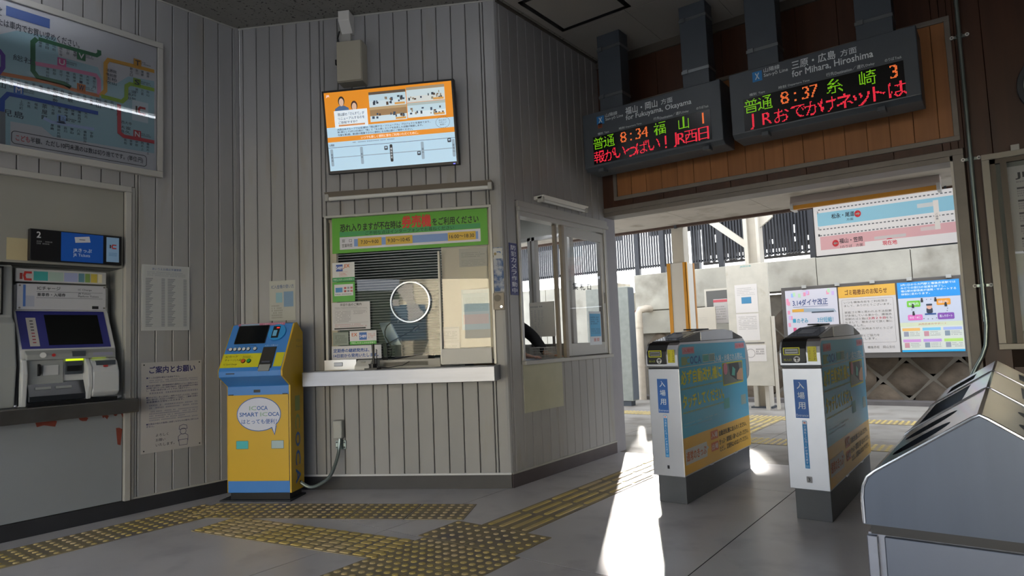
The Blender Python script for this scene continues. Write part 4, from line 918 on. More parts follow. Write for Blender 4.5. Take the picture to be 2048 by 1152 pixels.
for v0, v1 in ((.04, .48), (.52, .96)):
    t.part('box_outline', MB().ribbon(rrect(*sub(q, .06, .94, v0, v1), .004), .0015, y), pm('70706e')); t.part('lettering', scribble(MB(), *sub(q, .14, .86, v0+.1, v1-.06), y, 5, int(v0*10)+2, fill=.4), pm('75757a'))
t = Thing('backing_board', 'white board standing behind the papers in the right half of the ticket window', 'board', B, -.31, .06, 1.05)
t.part('board', MB().box(-.50, -.12, .06, .07, 1.05, 1.87), mat('board_white', 'cdc8bb', .55))
# --- round speaking grille
cx_, cz_ = B.p(821, 604, .02); rr_ = .163
t = Thing('speak_through', 'round perforated speaking grille with chrome rim in the ticket window glass', 'speaking grille', B, cx_, .02, cz_-rr_)
t.part('rim', MB().ring((cx_, .005, cz_), rr_-.016, .016, .03, 48), M_poly, bevel=.003)
bm = bmesh.new()
def perfor(fn):
    mb = MB(); s_ = .0105; n = int(rr_/s_)+1
    for i in range(-n, n+1):
        for j in range(-n, n+1):
            x, z = i*s_+(j % 2)*s_/2, j*s_
            if math.hypot(x, z) < rr_-.018 and fn(x, z):
                # a diamond cell with an open middle
                o_ = [(x-s_/2, z), (x, z-s_/2), (x+s_/2, z), (x, z+s_/2)]
                o_ = [(x-s_/2, z-s_/2), (x+s_/2, z-s_/2), (x+s_/2, z+s_/2), (x-s_/2, z+s_/2)]; k = .28
                i_ = [(x-s_*k, z-s_*k), (x+s_*k, z-s_*k), (x+s_*k, z+s_*k), (x-s_*k, z+s_*k)]
                mb.add([(cx_+a, .018, cz_+b) for a, b in o_+i_], [(q_, (q_+1) % 4, 4+(q_+1) % 4, 4+q_) for q_ in range(4)])
    return mb
bm.free()
t.part('perforated_plate', perfor(lambda x, z: (abs(x*.94+z*.34) < .035+.35*abs(-x*.34+z*.94)**1.15) or (x < -.09 and abs(z) < .03)), mat('grille_white', 'd7d3d3', .4), kind='stuff')
t.part('clear_disc', MB().poly(ell(cx_, cz_, rr_-.015, rr_-.015), .022), M_glass)
# --- blinds and desk things inside
t = Thing('venetian_blind', 'dark green grey slatted blind drawn across the booth behind the ticket window', 'blind', B, -1.0, .62, .95)
mb = MB()
for i in range(60): z = .97+i*.0235; mb.add([(-1.95, .62, z), (-.28, .62, z), (-.28, .638, z+.019), (-1.95, .638, z+.019)], [(0, 1, 2, 3)])
t.part('slats', mb, mat('blind_green', '39453f', .35), kind='stuff'); t.part('head_rail', MB().box(-1.95, -.28, .61, .65, 2.38, 2.42), M_dgrey)
t = Thing('booth_desk', 'long pale desk inside the ticket booth behind the window', 'desk', B, -.9, .35, 0)
t.part('desk_top', MB().box(-1.6, -.5, .10, .58, .88, .905), mat('desk_grey', '77766f', .5)); t.part('desk_panel', MB().box(-1.55, -.55, .50, .53, 0, .88), M_dgrey)
zg = lambda x, y: (640+x/5.486, 580+y/5.486)
def bpt(x, y, d): a_, b_ = B.p(*zg(x, y), d); return Vector((a_, d, b_))
t = Thing('gooseneck_microphone', 'black gooseneck microphone curving up behind the ticket window', 'microphone', B, bpt(770, 730, .2).x, .2, .905)
Pm = [bpt(770, 730, .2), bpt(795, 690, .2), bpt(795, 640, .2), bpt(760, 580, .2), bpt(715, 510, .2), bpt(712, 450, .2), bpt(735, 395, .2), bpt(780, 355, .2)]
t.part('neck', MB().tube(Pm, .005, 8), M_black, smooth=True); t.part('microphone_head', MB().tube([bpt(780, 355, .2), bpt(855, 345, .2)], .012, 10), M_black, smooth=True); t.part('base', MB().cyl((Pm[0].x, .2, .905), .04, .02, 'z', 20), M_black)
t = Thing('desk_lamp', 'black slim arm desk lamp leaning right behind the ticket window', 'lamp', B, bpt(705, 640, .24).x, .24, .905)
t.part('arm', MB().tube([bpt(720, 600, .24), bpt(1050, 425, .24)], .005, 8), M_black); t.part('lamp_head', MB().tube([bpt(1035, 432, .24), bpt(1090, 400, .24)], [.02, .015], 12), M_black, smooth=True)
t.part('base', MB().prism([(bpt(690, 660, .24).x, .905), (bpt(735, 660, .24).x, .905), (bpt(730, 580, .24).x, bpt(730, 580, .24).z), (bpt(700, 575, .24).x, bpt(700, 575, .24).z)], .22, .26, 'y'), M_black)
t = Thing('monitor', 'slim pale desktop monitor seen from behind, leaning on the booth desk', 'monitor', B, bpt(740, 600, .3).x, .3, .905)
a_, b_, c_, d_ = bpt(650, 360, .3), bpt(770, 352, .3), bpt(890, 600, .3), bpt(735, 610, .3)
t.part('panel', MB().add([a_, b_, c_, d_, a_+Vector((0, .03, 0)), b_+Vector((0, .03, 0)), c_+Vector((0, .03, 0)), d_+Vector((0, .03, 0))], [(0, 3, 2, 1), (4, 5, 6, 7), (0, 1, 5, 4), (1, 2, 6, 5), (2, 3, 7, 6), (3, 0, 4, 7)]), mat('monitor_grey', '9fb0b8', .25, metal=.3)); t.part('stand', MB().box(c_.x-.06, c_.x, .31, .33, .905, c_.z+.05), M_dgrey)
t = Thing('keyboard_slab', 'dark grey ticket terminal lying on the desk behind the ticket window', 'terminal', B, bpt(1000, 760, .2).x, .2, .925)
a_ = bpt(800, 760, .1); b_ = bpt(1200, 690, .1)
t.part('case', MB().prism([(a_.x, .93), (b_.x, .93), (b_.x, b_.z), (a_.x, a_.z)], .08, .26, 'y'), mat('terminal_grey', '34342f', .3), bevel=.006); t.part('trim_bar', MB().tube([(a_.x, .078, a_.z+.004), (b_.x, .078, b_.z+.004)], .006, 8), M_steel)
t = Thing('desk_box', 'pale box with card pocket lying under the dark terminal, at the ticket window sill', 'box', B, -.78, .05, .925)
a_ = bpt(700, 815, .02); b_ = bpt(1200, 800, .02); t.part('box', MB().box(a_.x, b_.x, .0, .10, .925, a_.z+.018), mat('box_beige', '8f8b7e', .5), bevel=.003)
# --- steel counter
t = Thing('service_counter', 'stainless steel counter shelf running below the ticket window', 'counter', B, -.78, -.12, .80)
t.part('counter_top', MB().box(-1.515, -.055, -.255, .0, .905, .912), M_steel); t.part('apron', MB().box(-1.515, -.055, -.257, -.250, .805, .911), M_steel, bevel=.003)
t.part('end_panel', MB().box(-.062, -.055, -.25, -.012, .805, .905), M_steel); t.part('end_panel', MB().box(-1.515, -1.508, -.25, -.012, .805, .905), M_steel)
t = Thing('leaflet_holder', 'grey steel upright leaflet tray on the left end of the counter', 'tray', B, -1.38, -.02, .912)
q = B.r((zg(45, 768), zg(400, 765), zg(395, 850), zg(50, 858)), -.05); t.part('back_plate', MB().box(q[0], q[1], -.05, -.045, .912, q[3]), M_steeld); t.part('pocket', MB().box(q[0]+.08, q[0]+.15, -.056, -.05, q[3]-.05, q[3]-.02), M_steel, bevel=.003)
for i in range(3):
    x_, z_ = B.p(*zg(80+i*60, 870), -.18)
    t = Thing('leaflet', ('white leaflet lying at the left end of the steel counter', 'folded cream leaflet lying on the steel counter, middle of three', 'yellowish leaflet lying on the counter nearest the white box')[i], 'leaflet', B, x_, -.18, .912)
    t.part('sheet', MB().box(x_-.09, x_+.06, -.23+i*.02, -.09, .9125+i*.0012, .9135+i*.0012), pm(('c6c8cc', 'bdb8ac', 'b7a682')[i]))
t = Thing('call_box', 'white wedge shaped call button box on the counter, left of the black pen stand', 'button box', B, B.p(*zg(470, 860), -.12)[0], -.12, .912)
q = B.r((zg(385, 770), zg(545, 765), zg(550, 865), zg(385, 870)), -.15); t.part('case', MB().prism([(-.17, .912), (-.165, .94), (-.10, q[3]), (-.07, q[3]), (-.07, .912)], q[0], q[1]), mat('white_enamel', 'c9c8c3', .4), bevel=.005); t.part('button', MB().cyl(((q[0]+q[1])/2, -.135, (q[3]+.94)/2+.004), .018, .006, 'z', 18), M_trim)
t = Thing('pen_stand', 'black pen stand with upright pen and coiled cord on the steel counter', 'pen stand', B, B.p(*zg(610, 870), -.13)[0], -.13, .912)
x_ = B.p(*zg(610, 870), -.13)[0]
t.part('base', MB().box(x_-.07, x_+.03, -.18, -.09, .912, .925).cyl((x_-.02, -.135, .925), .032, .03, 'z', 16), M_black)
a_ = B.p(*zg(580, 590), -.135); t.part('pen', MB().tube([(x_-.01, -.135, .93), (a_[0], -.135, a_[1])], [.007, .011], 10), M_black)
mb = []; n_ = 90
for i in range(n_): u = i/n_; mb.append((x_+.012+.006*math.cos(u*PI*30), -.135+.006*math.sin(u*PI*30), .935+.13*u))
t.part('coiled_cord', MB().tube(mb, .0018, 5), M_black); t.part('cord', MB().tube([(x_+.02, -.13, .93), (x_+.10, -.12, .922), (x_+.2, -.09, .935), (x_+.24, -.05, .96)], .003, 6), M_black)
# --- notices and intercom on the plank right of the window
q = B.r((zz(1043, 303), zz(1112, 300), zz(1118, 553), zz(1050, 556)), -.013)
t = Thing('weathered_notice', 'blue and white weathered notice on the planks right of the ticket window, above the intercom', 'notice', B, (q[0]+q[1])/2, -.013, q[2])
t.part('sheet', MB().box(q[0], q[1], -.0165, -.0125, q[2], q[3]), mat('worn_blue', '46618c', .6, dirt=('a9adb6', 22, .42, .6))); y = -.0172
t.flat('white_panel', *sub(q, .06, .94, .02, .26), y, 'b9bcbc'); cxx, czz = (q[0]+q[1])/2, q[3]-.05
t.part('pictogram', MB().poly(ell(cxx-.014, czz, .010, .011), y-.0006).quad(q[0]+.01, q[0]+.02, czz-.025, czz-.01, y-.0006), pm('8a7a4c')); t.part('pictogram', MB().ribbon([(cxx-.002, czz+.014), (cxx+.024, czz+.014), (cxx+.026, czz+.004)], .007, y-.0006), pm('2f5a94'))
vtext(mbv := MB(), '防犯連絡所', *sub(q, .62, .88, .3, .92), y, .01); t.part('lettering', mbv, pm('a9b4c8'))
q = B.r((zz(1050, 563), zz(1118, 560), zz(1122, 660), zz(1055, 664)), -.02)
t = Thing('intercom', 'stainless intercom panel with round speaker and push button right of the ticket window', 'intercom', B, (q[0]+q[1])/2, -.013, q[2])
t.part('plate', MB().box(q[0], q[1], -.022, -.011, q[2], q[3]), mat('intercom_steel', '5b5753', .4, metal=.6), bevel=.003); cxx = (q[0]+q[1])/2-.006; czz = q[3]-.042
mb = MB()
for i in range(-6, 7): w_ = math.sqrt(max(0, 1-(i/6.5)**2))*.026; mb.box(cxx+i*.004-.0012, cxx+i*.004+.0012, -.0235, -.021, czz-w_, czz+w_)
t.part('speaker_slots', mb, M_black, kind='stuff'); t.part('push_button', MB().cyl((q[1]-.024, -.028, q[2]+.024), .010, .007, n=18), M_poly); t.part('button_ring', MB().ring((q[1]-.024, -.025, q[2]+.024), .011, .004, .004, 20), M_black)
# ================================================================ BOOTH SIDE OBJECTS (frame C)
q = C.r(((1019, 485), (1034, 488), (1036, 592), (1021, 588)), -.016)
t = Thing('vertical_sign', 'narrow dark blue vertical sign in white Japanese lettering on the booth corner', 'sign', C, (q[0]+q[1])/2, -.016, q[2])
t.part('plate', MB().box(q[0], q[1], -.018, -.0125, q[2], q[3]), pm('262c6c')); t.text('防犯カメラ作動中', q[0]+.012, q[1]-.012, q[2]+.012, q[3]-.012, -.0186, 'c3c6d6', .02, vert=True)
t = Thing('window_2', None, None, C, (c0+c1)/2, 0, cz0, kind='structure')
mb = MB().box(c0-.02, 5.55, -.045, .02, cz1, cz1+.03).box(c0-.02, 5.55, -.03, .02, cz1+.03, cz1+.08).box(c0-.02, c0+.01, -.025, .07, cz0, cz1).box(c1-.01, c1+.03, -.025, .07, cz0, cz1).box(c0+.01, c1-.01, -.02, .08, cz1-.04, cz1)
t.part('window_frame', mb, M_alu, bevel=.003)
t.part('sill', MB().box(c0-.02, 5.52, -.05, .10, cz0-.03, cz0), M_alu, bevel=.004)
xm = C.p(1128, 600, .02)[0]
t.part('centre_stile', MB().box(xm-.10, xm-.07, .02, .05, cz0, cz1-.04).box(xm-.04, xm+.0, -.01, .02, cz0, cz1-.04), mat('stile_tan', '8d8375', .45, noise=.1))
sh = MB().box(xm-.0, xm+.045, -.01, .015, cz0+.01, cz1-.05).box(c1-.06, c1-.012, -.01, .015, cz0+.01, cz1-.05).box(xm+.045, c1-.06, -.01, .015, cz1-.13, cz1-.05).box(xm+.045, c1-.06, -.01, .015, cz0+.01, cz0+.115)
t.part('sliding_sash', sh, M_alu, bevel=.002); t.part('sash_handle', MB().box(c1-.045, c1-.03, -.014, -.01, 1.40, 1.50), M_frame)
t.part('window_pane', MB().quad(xm+.045, c1-.06, cz0+.11, cz1-.12, .003), M_glass)
z3_ = lambda x, y: (960+x/2.88, 380+y/2.88)
q = C.r((z3_(535, 533), z3_(640, 540), z3_(640, 578), z3_(535, 572)), 0)
t.text('集', q[0], q[0]+(q[1]-q[0])*.27, q[2]-.002, q[3], .0015, '1b1b1e', .02); t.text('札', q[0]+(q[1]-q[0])*.39, q[0]+(q[1]-q[0])*.66, q[2]-.002, q[3], .0015, '1b1b1e', .02); t.text('口', q[0]+(q[1]-q[0])*.80, q[1], q[2]+.005, q[3]-.008, .0015, '1b1b1e', .03)
wallfit(C, C.r(((1085, 393), (1175, 410), (1177, 424), (1086, 404)), -.10), .11, 'white tube light over the side window of the booth')
q = C.r((z3_(240, 995), z3_(470, 985), z3_(480, 1285), z3_(245, 1290)), -.012)
q = C.r(((1046, 727), (1124, 722), (1126, 812), (1050, 826)), -.012)
t = Thing('cover_sheet', 'pale yellowish green sheet fixed below the open half of the booth side window', 'sheet', C, (q[0]+q[1])/2, -.012, q[2]); t.part('sheet', MB().box(q[0], q[1], -.016, -.011, q[2], q[3]), mat('pale_sheet', 'b0b09b', .6, noise=.05))
t, q, y = sheet('poster', 'small blue and white poster at the lower right of the booth side window', 'poster', C, (z3_(628, 700), z3_(695, 698), z3_(702, 890), z3_(634, 893)), -.012, 'c6cdd4')
t.flat('blue_field', *sub(q, .05, .95, .07, .75), y, '4f9cc8'); t.part('lettering', scribble(MB(), *sub(q, .12, .8, .15, .4), y-.0006, 4, 2), pm('2a5a80')); t.part('lettering', scribble(MB(), *sub(q, .12, .9, .5, .68), y-.0006, 3, 7), pm('3a6a8c')); t.text('重要', *sub(q, .3, .8, .8, .9), y, 'b85a50', .01)
q = Frame((0, 5.5, 0), 0).r((z3_(285, 640), z3_(428, 650), z3_(430, 840), z3_(288, 850)), 0)
F5 = Frame((0, 5.5, 0), 0)
t = Thing('timetable_board', 'white timetable board standing at the rear of the booth, seen through the side window', 'board', F5, (q[0]+q[1])/2, 0, q[2])
t.part('board', MB().box(q[0], q[1], 0, .01, q[2], q[3]), mat('board_white', 'cdc8bb', .55)); y = -.001
t.part('lettering', scribble(MB(), *sub(q, .05, .7, .1, .16), y, 1, 1), pm('55565c'))
for k in range(4): t.part('lettering', scribble(MB(), *sub(q, .06+k*.14, .14+k*.14, .22, .9-k*.08), y, 12, k+2, fill=.35), pm('7d7f88'))
t.part('board_leg', MB().box(q[0]+.02, q[0]+.04, .01, .03, 0, q[2]+.1).box(q[1]-.04, q[1]-.02, .01, .03, 0, q[2]+.1), M_frame); 
t = Thing('side_desk', 'brown desk inside the booth under the side window with blue mat', 'desk', C, 4.7, .3, 0)
t.part('desk_top', MB().box(4.28, 5.4, .09, .62, .885, .91), mat('desk_brown', '6b5640', .5)); t.part('mat', MB().box(4.32, 4.8, .10, .45, .91, .914), pm('6f8fc0')); t.part('leg_panel', MB().box(4.28, 4.31, .1, .6, 0, .885).box(5.37, 5.4, .1, .6, 0, .885), mat('desk_brown', '6b5640', .5))
Fw = lambda x, y, d: (lambda a: Vector((a[0], d, a[1])))(C.p(*z3_(x, y), d))
a_ = Fw(362, 935, .32); b_ = Fw(445, 925, .32)
t = Thing('wire_basket', 'white mesh basket on the desk beside the attendant, behind the side window', 'basket', C, (a_.x+b_.x)/2, .36, .91)
mb = MB(); H_ = .10; nx = 14
X0, X1 = a_.x, b_.x
for i in range(nx+1): x = X0+(X1-X0)*i/nx; mb.box(x-.002, x+.002, .30, .304, .912, .912+H_).box(x-.002, x+.002, .46, .464, .912, .912+H_)
for k in range(5): z = .915+k*H_/4.2; mb.box(X0, X1, .30, .304, z, z+.004).box(X0, X1, .46, .464, z, z+.004).box(X0, X0+.004, .3, .46, z, z+.004).box(X1-.004, X1, .3, .46, z, z+.004)
t.part('mesh_sides', mb, mat('white_enamel', 'c9c8c3', .4), kind='stuff'); t.part('rim', MB().tube([(X0, .302, .912+H_), (X1, .302, .912+H_), (X1, .462, .912+H_), (X0, .462, .912+H_), (X0, .302, .912+H_)], .004, 6), mat('white_enamel', 'c9c8c3', .4))
# ================================================================ ATTENDANT IN THE BOOTH (frame C)
def skin(name, verts, edges, m, parent, off, fr=None, sub_=2):
    me = bpy.data.meshes.new(name); me.from_pydata([Vector(v[:3])-Vector(off) for v in verts], edges, [])
    o = bpy.data.objects.new(name, me); COL.objects.link(o)
    mod = o.modifiers.new('s', 'SKIN')
    for i, v in enumerate(verts):
        rr_ = v[3]; me.skin_vertices[0].data[i].radius = (rr_, rr_) if not isinstance(rr_, tuple) else rr_
        me.skin_vertices[0].data[i].use_root = (i == 0)
    o.modifiers.new('u', 'SUBSURF').levels = sub_
    bpy.context.view_layer.update()
    m2 = bpy.data.meshes.new_from_object(o.evaluated_get(bpy.context.evaluated_depsgraph_get()))
    bpy.data.objects.remove(o); m2.name = name; m2.materials.clear(); m2.materials.append(m)
    for p_ in m2.polygons: p_.use_smooth = True
    return link(name, m2, parent)
t = Thing('person', 'seated attendant in black jacket, only sleeve and hand seen behind the side window', 'person', C, 4.8, .80, 0)
M_skin = mat('skin', 'b98a70', .5); M_jack = mat('black_jacket', '15161a', .8); off = t.off
# body: pelvis, spine, neck, head, arms ending in palms with five fingers
V = [(4.80, .86, .60, .13), (4.80, .84, .80, .125), (4.80, .80, 1.02, .14), (4.80, .76, 1.20, .12), (4.80, .74, 1.30, .055), (4.80, .72, 1.38, .075), (4.80, .70, 1.48, .085), (4.80, .71, 1.54, .06),
     (4.96, .75, 1.24, .06), (5.03, .68, 1.19, .052), (5.06, .60, 1.12, .046), (5.03, .50, 1.03, .038), (5.0, .42, .96, .028), (5.0, .39, .95, .028),
     (4.63, .75, 1.21, .06), (4.57, .70, 1.12, .05), (4.56, .62, 1.02, .045), (4.62, .50, .97, .038), (4.66, .42, .955, .028), (4.67, .39, .945, .028),
     (4.91, .84, .56, .085), (4.92, .55, .58, .075), (4.92, .42, .56, .06), (4.92, .44, .30, .05), (4.92, .48, .08, .038), (4.92, .36, .04, .035),
     (4.69, .84, .56, .085), (4.68, .55, .58, .075), (4.68, .42, .56, .06), (4.68, .44, .30, .05), (4.68, .48, .08, .038), (4.68, .36, .04, .035)]
Ed = [(0, 1), (1, 2), (2, 3), (3, 4), (4, 5), (5, 6), (6, 7), (3, 8), (8, 9), (9, 10), (10, 11), (11, 12), (12, 13), (3, 14), (14, 15), (15, 16), (16, 17), (17, 18), (18, 19),
      (0, 20), (20, 21), (21, 22), (22, 23), (23, 24), (24, 25), (0, 26), (26, 27), (27, 28), (28, 29), (29, 30), (30, 31)]
skin('body', V, Ed, M_skin, t.o, off)
def hand(cx, sgn):
    Vh = [(cx, .40, .95, .026), (cx+.005*sgn, .35, .940, (.036, .014)), (cx+.008*sgn, .315, .934, (.036, .012))]; Eh = [(0, 1), (1, 2)]
    skin('hand', Vh, Eh, M_skin, t.o, off, sub_=1)
    for i, (dx, L_) in enumerate(((-.028, .058), (-.009, .072), (.010, .068), (.028, .05))):
        x = cx+.008*sgn+dx; a_ = dx*.5
        skin('finger', [(x, .325, .935, .009), (x+a_*.4, .31-L_*.45, .936, .0085), (x+a_*.8, .31-L_*.8, .928, .0075), (x+a_, .31-L_, .921, .0065)], [(0, 1), (1, 2), (2, 3)], M_skin, t.o, off, sub_=1)
    skin('thumb', [(cx-.022*sgn, .37, .942, .011), (cx-.045*sgn, .345, .932, .010), (cx-.055*sgn, .318, .925, .0085)], [(0, 1), (1, 2)], M_skin, t.o, off, sub_=1)
hand(5.0, 1); hand(4.67, -1)
PERSON = t.o
J = [(V[i][0], V[i][1], V[i][2], V[i][3]+.014) for i in (0, 1, 2, 3, 8, 9, 10, 11, 12, 14, 15, 16, 17, 18)]
skin('jacket', J, [(0, 1), (1, 2), (2, 3), (3, 4), (4, 5), (5, 6), (6, 7), (7, 8), (3, 9), (9, 10), (10, 11), (11, 12), (12, 13)], M_jack, t.o, off)
Tm = [(V[i][0], V[i][1], V[i][2], V[i][3]+.01) for i in (0, 20, 21, 22, 23, 24, 26, 27, 28, 29, 30)]
skin('trousers', Tm, [(0, 1), (1, 2), (2, 3), (3, 4), (4, 5), (0, 6), (6, 7), (7, 8), (8, 9), (9, 10)], M_jack, t.o, off)
t.part('hair', MB().add(*(lambda n=12, k=7: ([(4.80+.088*math.sin(j/k*PI*.55)*math.cos(i/n*2*PI), .715+.10*math.sin(j/k*PI*.55)*math.sin(i/n*2*PI), 1.50+.095*math.cos(j/k*PI*.55)) for j in range(k+1) for i in range(n)], [(j*n+i, (j+1)*n+i, (j+1)*n+(i+1) % n, j*n+(i+1) % n) for j in range(k) for i in range(n)]))()), M_black, smooth=True)
t.part('cap', MB().cyl((4.80, .71, 1.555), .105, .05, 'z', 24, .095), M_black)
for x in (4.775, 4.825): t.part('eye', MB().cyl((x, .618, 1.475), .008, .006, n=10), M_black)
t.part('nose', MB().prism([(.625, 1.475), (.600, 1.445), (.625, 1.44)], 4.79, 4.81), M_skin); t.part('mouth', MB().box(4.782, 4.818, .622, .628, 1.415, 1.420), pm('8a4a44'))
for x in (4.715, 4.885): t.part('ear', MB().cyl((x-.004, .71, 1.47), .02, .008, 'x', 12), M_skin)
PERSON.location = C.w(4.87, .80, 0)
t = Thing('office_chair', 'grey office chair the attendant sits on inside the booth, hidden by the wall', 'chair', C, 4.8, .88, 0)
t.o.location = C.w(4.87, .88, 0)
t.part('seat', MB().box(4.58, 5.02, .68, 1.08, .42, .47), M_dgrey, bevel=.015); t.part('backrest', MB().box(4.62, 4.98, 1.05, 1.09, .6, .95), M_dgrey, bevel=.015); t.part('stem', MB().cyl((4.8, .88, .06), .025, .36, 'z', 14), M_steel)
for i in range(5): a_ = i*2*PI/5; t.part('leg', MB().tube([(4.8, .88, .07), (4.8+.24*math.cos(a_), .88+.24*math.sin(a_), .03)], .02, 8), M_black)
# ================================================================ DEPARTURE BOARDS AND DUCTS
M_duct = mat('duct_grey', '3f464e', .42, noise=.06)
YB = 4.98
FB = Frame((0, YB, 0), 0)
dz = {}
def duct(x0, x1, label, px, bands):
    t = Thing('hanging_duct', label, 'duct', G, (x0+x1)/2, 5.13, 3.05, 'square hanging ducts')
    t.part('casing', MB().box(x0, x1, 5.05, 5.205, 3.0, CEIL), M_duct, bevel=.004)
    for py in bands:
        z = Frame((0, 5.05, 0), 0).p(px, py)[1]
        t.part('band', MB().box(x0-.004, x1+.004, 5.045, 5.21, z-.012, z+.012), mat('band_metal', '7d8286', .3, metal=.8)); t.part('band_clip', MB().box(x0+.01, x0+.05, 5.036, 5.05, z-.016, z+.016), mat('band_metal', '7d8286', .3, metal=.8))
duct(-2.741, -2.519, 'square grey hanging duct leftmost, above the Fukuyama board', 1210, (97, 193))
duct(-1.972, -1.752, 'second square grey hanging duct from the left, above the Fukuyama board', 1372, (40, 145))
duct(-1.448, -1.222, 'third square grey hanging duct, above the left end of the Mihara board', 1515, (-40, 99))
duct(-.70, -.474, 'rightmost square grey hanging duct, above the Mihara board', 1740, (-60, 41))
def led(mb, ch, xc, zc, S_, w=1.0):
    """one 16 dot character cell centred at xc, zc with height S_"""
    vs, fs, (a, b, c, d) = glyphs(ch, 0, 2)
    nd = 16; nx_ = int(16*w)
    tree = BVHTree.FromPolygons([(v[0], v[1], 0) for v in vs], fs)
    # glyph scaled to fill the cell
    full = ord(ch) > 0x2000
    gw, gh = b-a, d-c
    if full: sc_ = min(14.6/nd/max(gh, .75*gw), 14.6/nd/gw); sc_x = sc_y = sc_
    else: sc_y = 13.5/nd/.73; sc_x = sc_y
    gx, gz = (a+b)/2, (c+d)/2
    if ch in 'っッ': gz = gz+.12
    if ch == ':': gz = .3
    for i in range(nx_):
        for j in range(nd):
            u = (i+.5)/nd-w/2; v = (j+.5)/nd-.5; hit = 0
            for du, dv in ((0, 0), (-.012, 0), (.012, 0), (0, -.012), (0, .012)):
                if tree.ray_cast(Vector((gx+(u+du)/sc_x, gz+(v+dv)/sc_y, 1)), Vector((0, 0, -1)))[0] is not None: hit += 1
            if hit >= 3:
                r_ = S_/nd*.40; x, z = xc+u*S_, zc+v*S_
                mb.quad(x-r_, x+r_, z-r_, z+r_, YB-.006)
def board(x0, x1, z0, z1, disp, label, head, sub_, chars1, chars2, org, sc_, wmark):
    t = Thing('departure_board', label, 'display board', G, (x0+x1)/2, 5.1, z0)
    t.part('housing', MB().prism([(YB, z0+.02), (YB, z1), (5.245, z1), (5.245, z0-.01), (YB+.04, z0-.01)], x0, x1), M_duct, bevel=.006)
    Z = lambda x, y: FB.p(org[0]+x/sc_, org[1]+y/sc_)
    q = FB.r([(org[0]+x/sc_, org[1]+y/sc_) for x, y in disp]); dx0, dx1, dz0, dz1 = q
    t.part('display_window', MB().box(dx0, dx1, YB-.004, YB+.01, dz0, dz1), mat('led_black', '08080a', .25))
    S_ = (dz1-dz0)/2; y = YB-.0012
    for col, lst, row_ in (('7fc814', [c for c in chars1 if c[2] == 'g'], 0), ('ff7a3c', [c for c in chars1 if c[2] == 'o'], 0), ('ff2f48', chars2, 1)):
        mb = MB()
        for c in lst:
            xc = Z(c[1], (disp[0][1]+disp[3][1])/2 if False else 600)[0]
            # recompute on the row height for accurate x
            zc = dz1-S_*(.5+row_); led(mb, c[0], xc_at(Z, c[1], zc), zc, S_*.96, c[3] if len(c) > 3 else 1.0)
        t.part('led_text', mb, em(col, .33), kind='stuff')
    def tx(s_, px0, px1, py0, py1, b=.006, c='8f979d', par=None):
        a0, a1 = Z(px0, py0), Z(px1, py1); return t.text(s_, a0[0], a1[0], a1[1], a0[1], y, c, b, parent=par)
    return t, Z, tx, y
def xc_at(Z, px, zc):
    # find the photo row whose line of sight at px meets height zc, return x
    lo, hi = -400, 1600
    for _ in range(30):
        m = (lo+hi)/2
        if Z(px, m)[1] > zc: lo = m
        else: hi = m
    return Z(px, m)[0]
def fit(t, s_, ZZ, p0, p1, h, y, c, b=.006):
    """text whose baseline left and right ends are photo points"""
    a0, a1 = ZZ(*p0), ZZ(*p1); z = (a0[1]+a1[1])/2
    t.text(s_, a0[0], a1[0], z, z+h, y, c, b)
LC = 'c9d2d8'
t, Z, tx, y = board(-2.885, -1.648, 2.55, 3.05, ((178, 685), (1350, 385), (1375, 690), (198, 955)), 'grey departure board for Fukuyama and Okayama, showing track 1', None, None,
    [('普', 238, 'g'), ('通', 345, 'g'), ('8', 487, 'o', .6), (':', 563, 'o', .5), ('3', 637, 'o', .6), ('4', 700, 'o', .6), ('福', 852, 'g'), ('山', 1090, 'g'), ('1', 1283, 'o', .6)],
    [('報', 248, 'r'), ('が', 352, 'r'), ('い', 455, 'r'), ('っ', 568, 'r'), ('ぱ', 675, 'r'), ('い', 795, 'r'), ('！', 912, 'r'), ('J', 1005, 'r', .6), ('R', 1070, 'r', .6), ('西', 1163, 'r'), ('日', 1290, 'r')], (1150, 140), 5.009, True)
t.o['label'] = 'grey departure board for Fukuyama and Okayama, showing 8:34 from track 1'
a_, b_ = Z(220, 535), Z(290, 450); bx = t.part('line_symbol', MB().quad(a_[0], b_[0], b_[1]-.075, b_[1]-.002, y), pm('1d6aa6')); t.text('X', a_[0]+.02, b_[0]-.02, b_[1]-.06, b_[1]-.015, y-.0008, 'c9d3da', .02, parent=bx)
a_ = Z(232, 588); bx = t.part('line_symbol', MB().quad(a_[0], a_[0]+.042, a_[1], a_[1]+.042, y), pm('7c3a1e')); t.text('W', a_[0]+.005, a_[0]+.037, a_[1]+.007, a_[1]+.035, y-.0008, '2a1a14', .02, parent=bx)
fit(t, '山陽線', Z, (303, 475), (425, 447), .032, y, LC); fit(t, 'San-yō Line', Z, (306, 515), (482, 475), .032, y, LC, .01)
fit(t, '福山・岡山', Z, (508, 448), (826, 370), .062, y, LC, .012); fit(t, '方面', Z, (862, 350), (978, 320), .045, y, LC, .01)
fit(t, 'for Fukuyama, Okayama', Z, (512, 518), (1168, 355), .055, y, LC, .012)
for s_, p0, p1, h in (('種別', (230, 655), (280, 642), .02), ('Type', (295, 640), (340, 628), .018), ('時刻', (442, 600), (497, 586), .02), ('Departure Time', (510, 587), (667, 545), .018), ('行先', (788, 508), (848, 492), .025), ('Destination', (852, 495), (975, 465), .02), ('／', (978, 462), (1005, 455), .026), ('遅れ', (1012, 455), (1072, 438), .025), ('Delay', (1078, 438), (1140, 425), .02), ('のりば', (1217, 400), (1290, 382), .022), ('Track', (1294, 382), (1338, 370), .018)): fit(t, s_, Z, p0, p1, h, y, LC, .004)
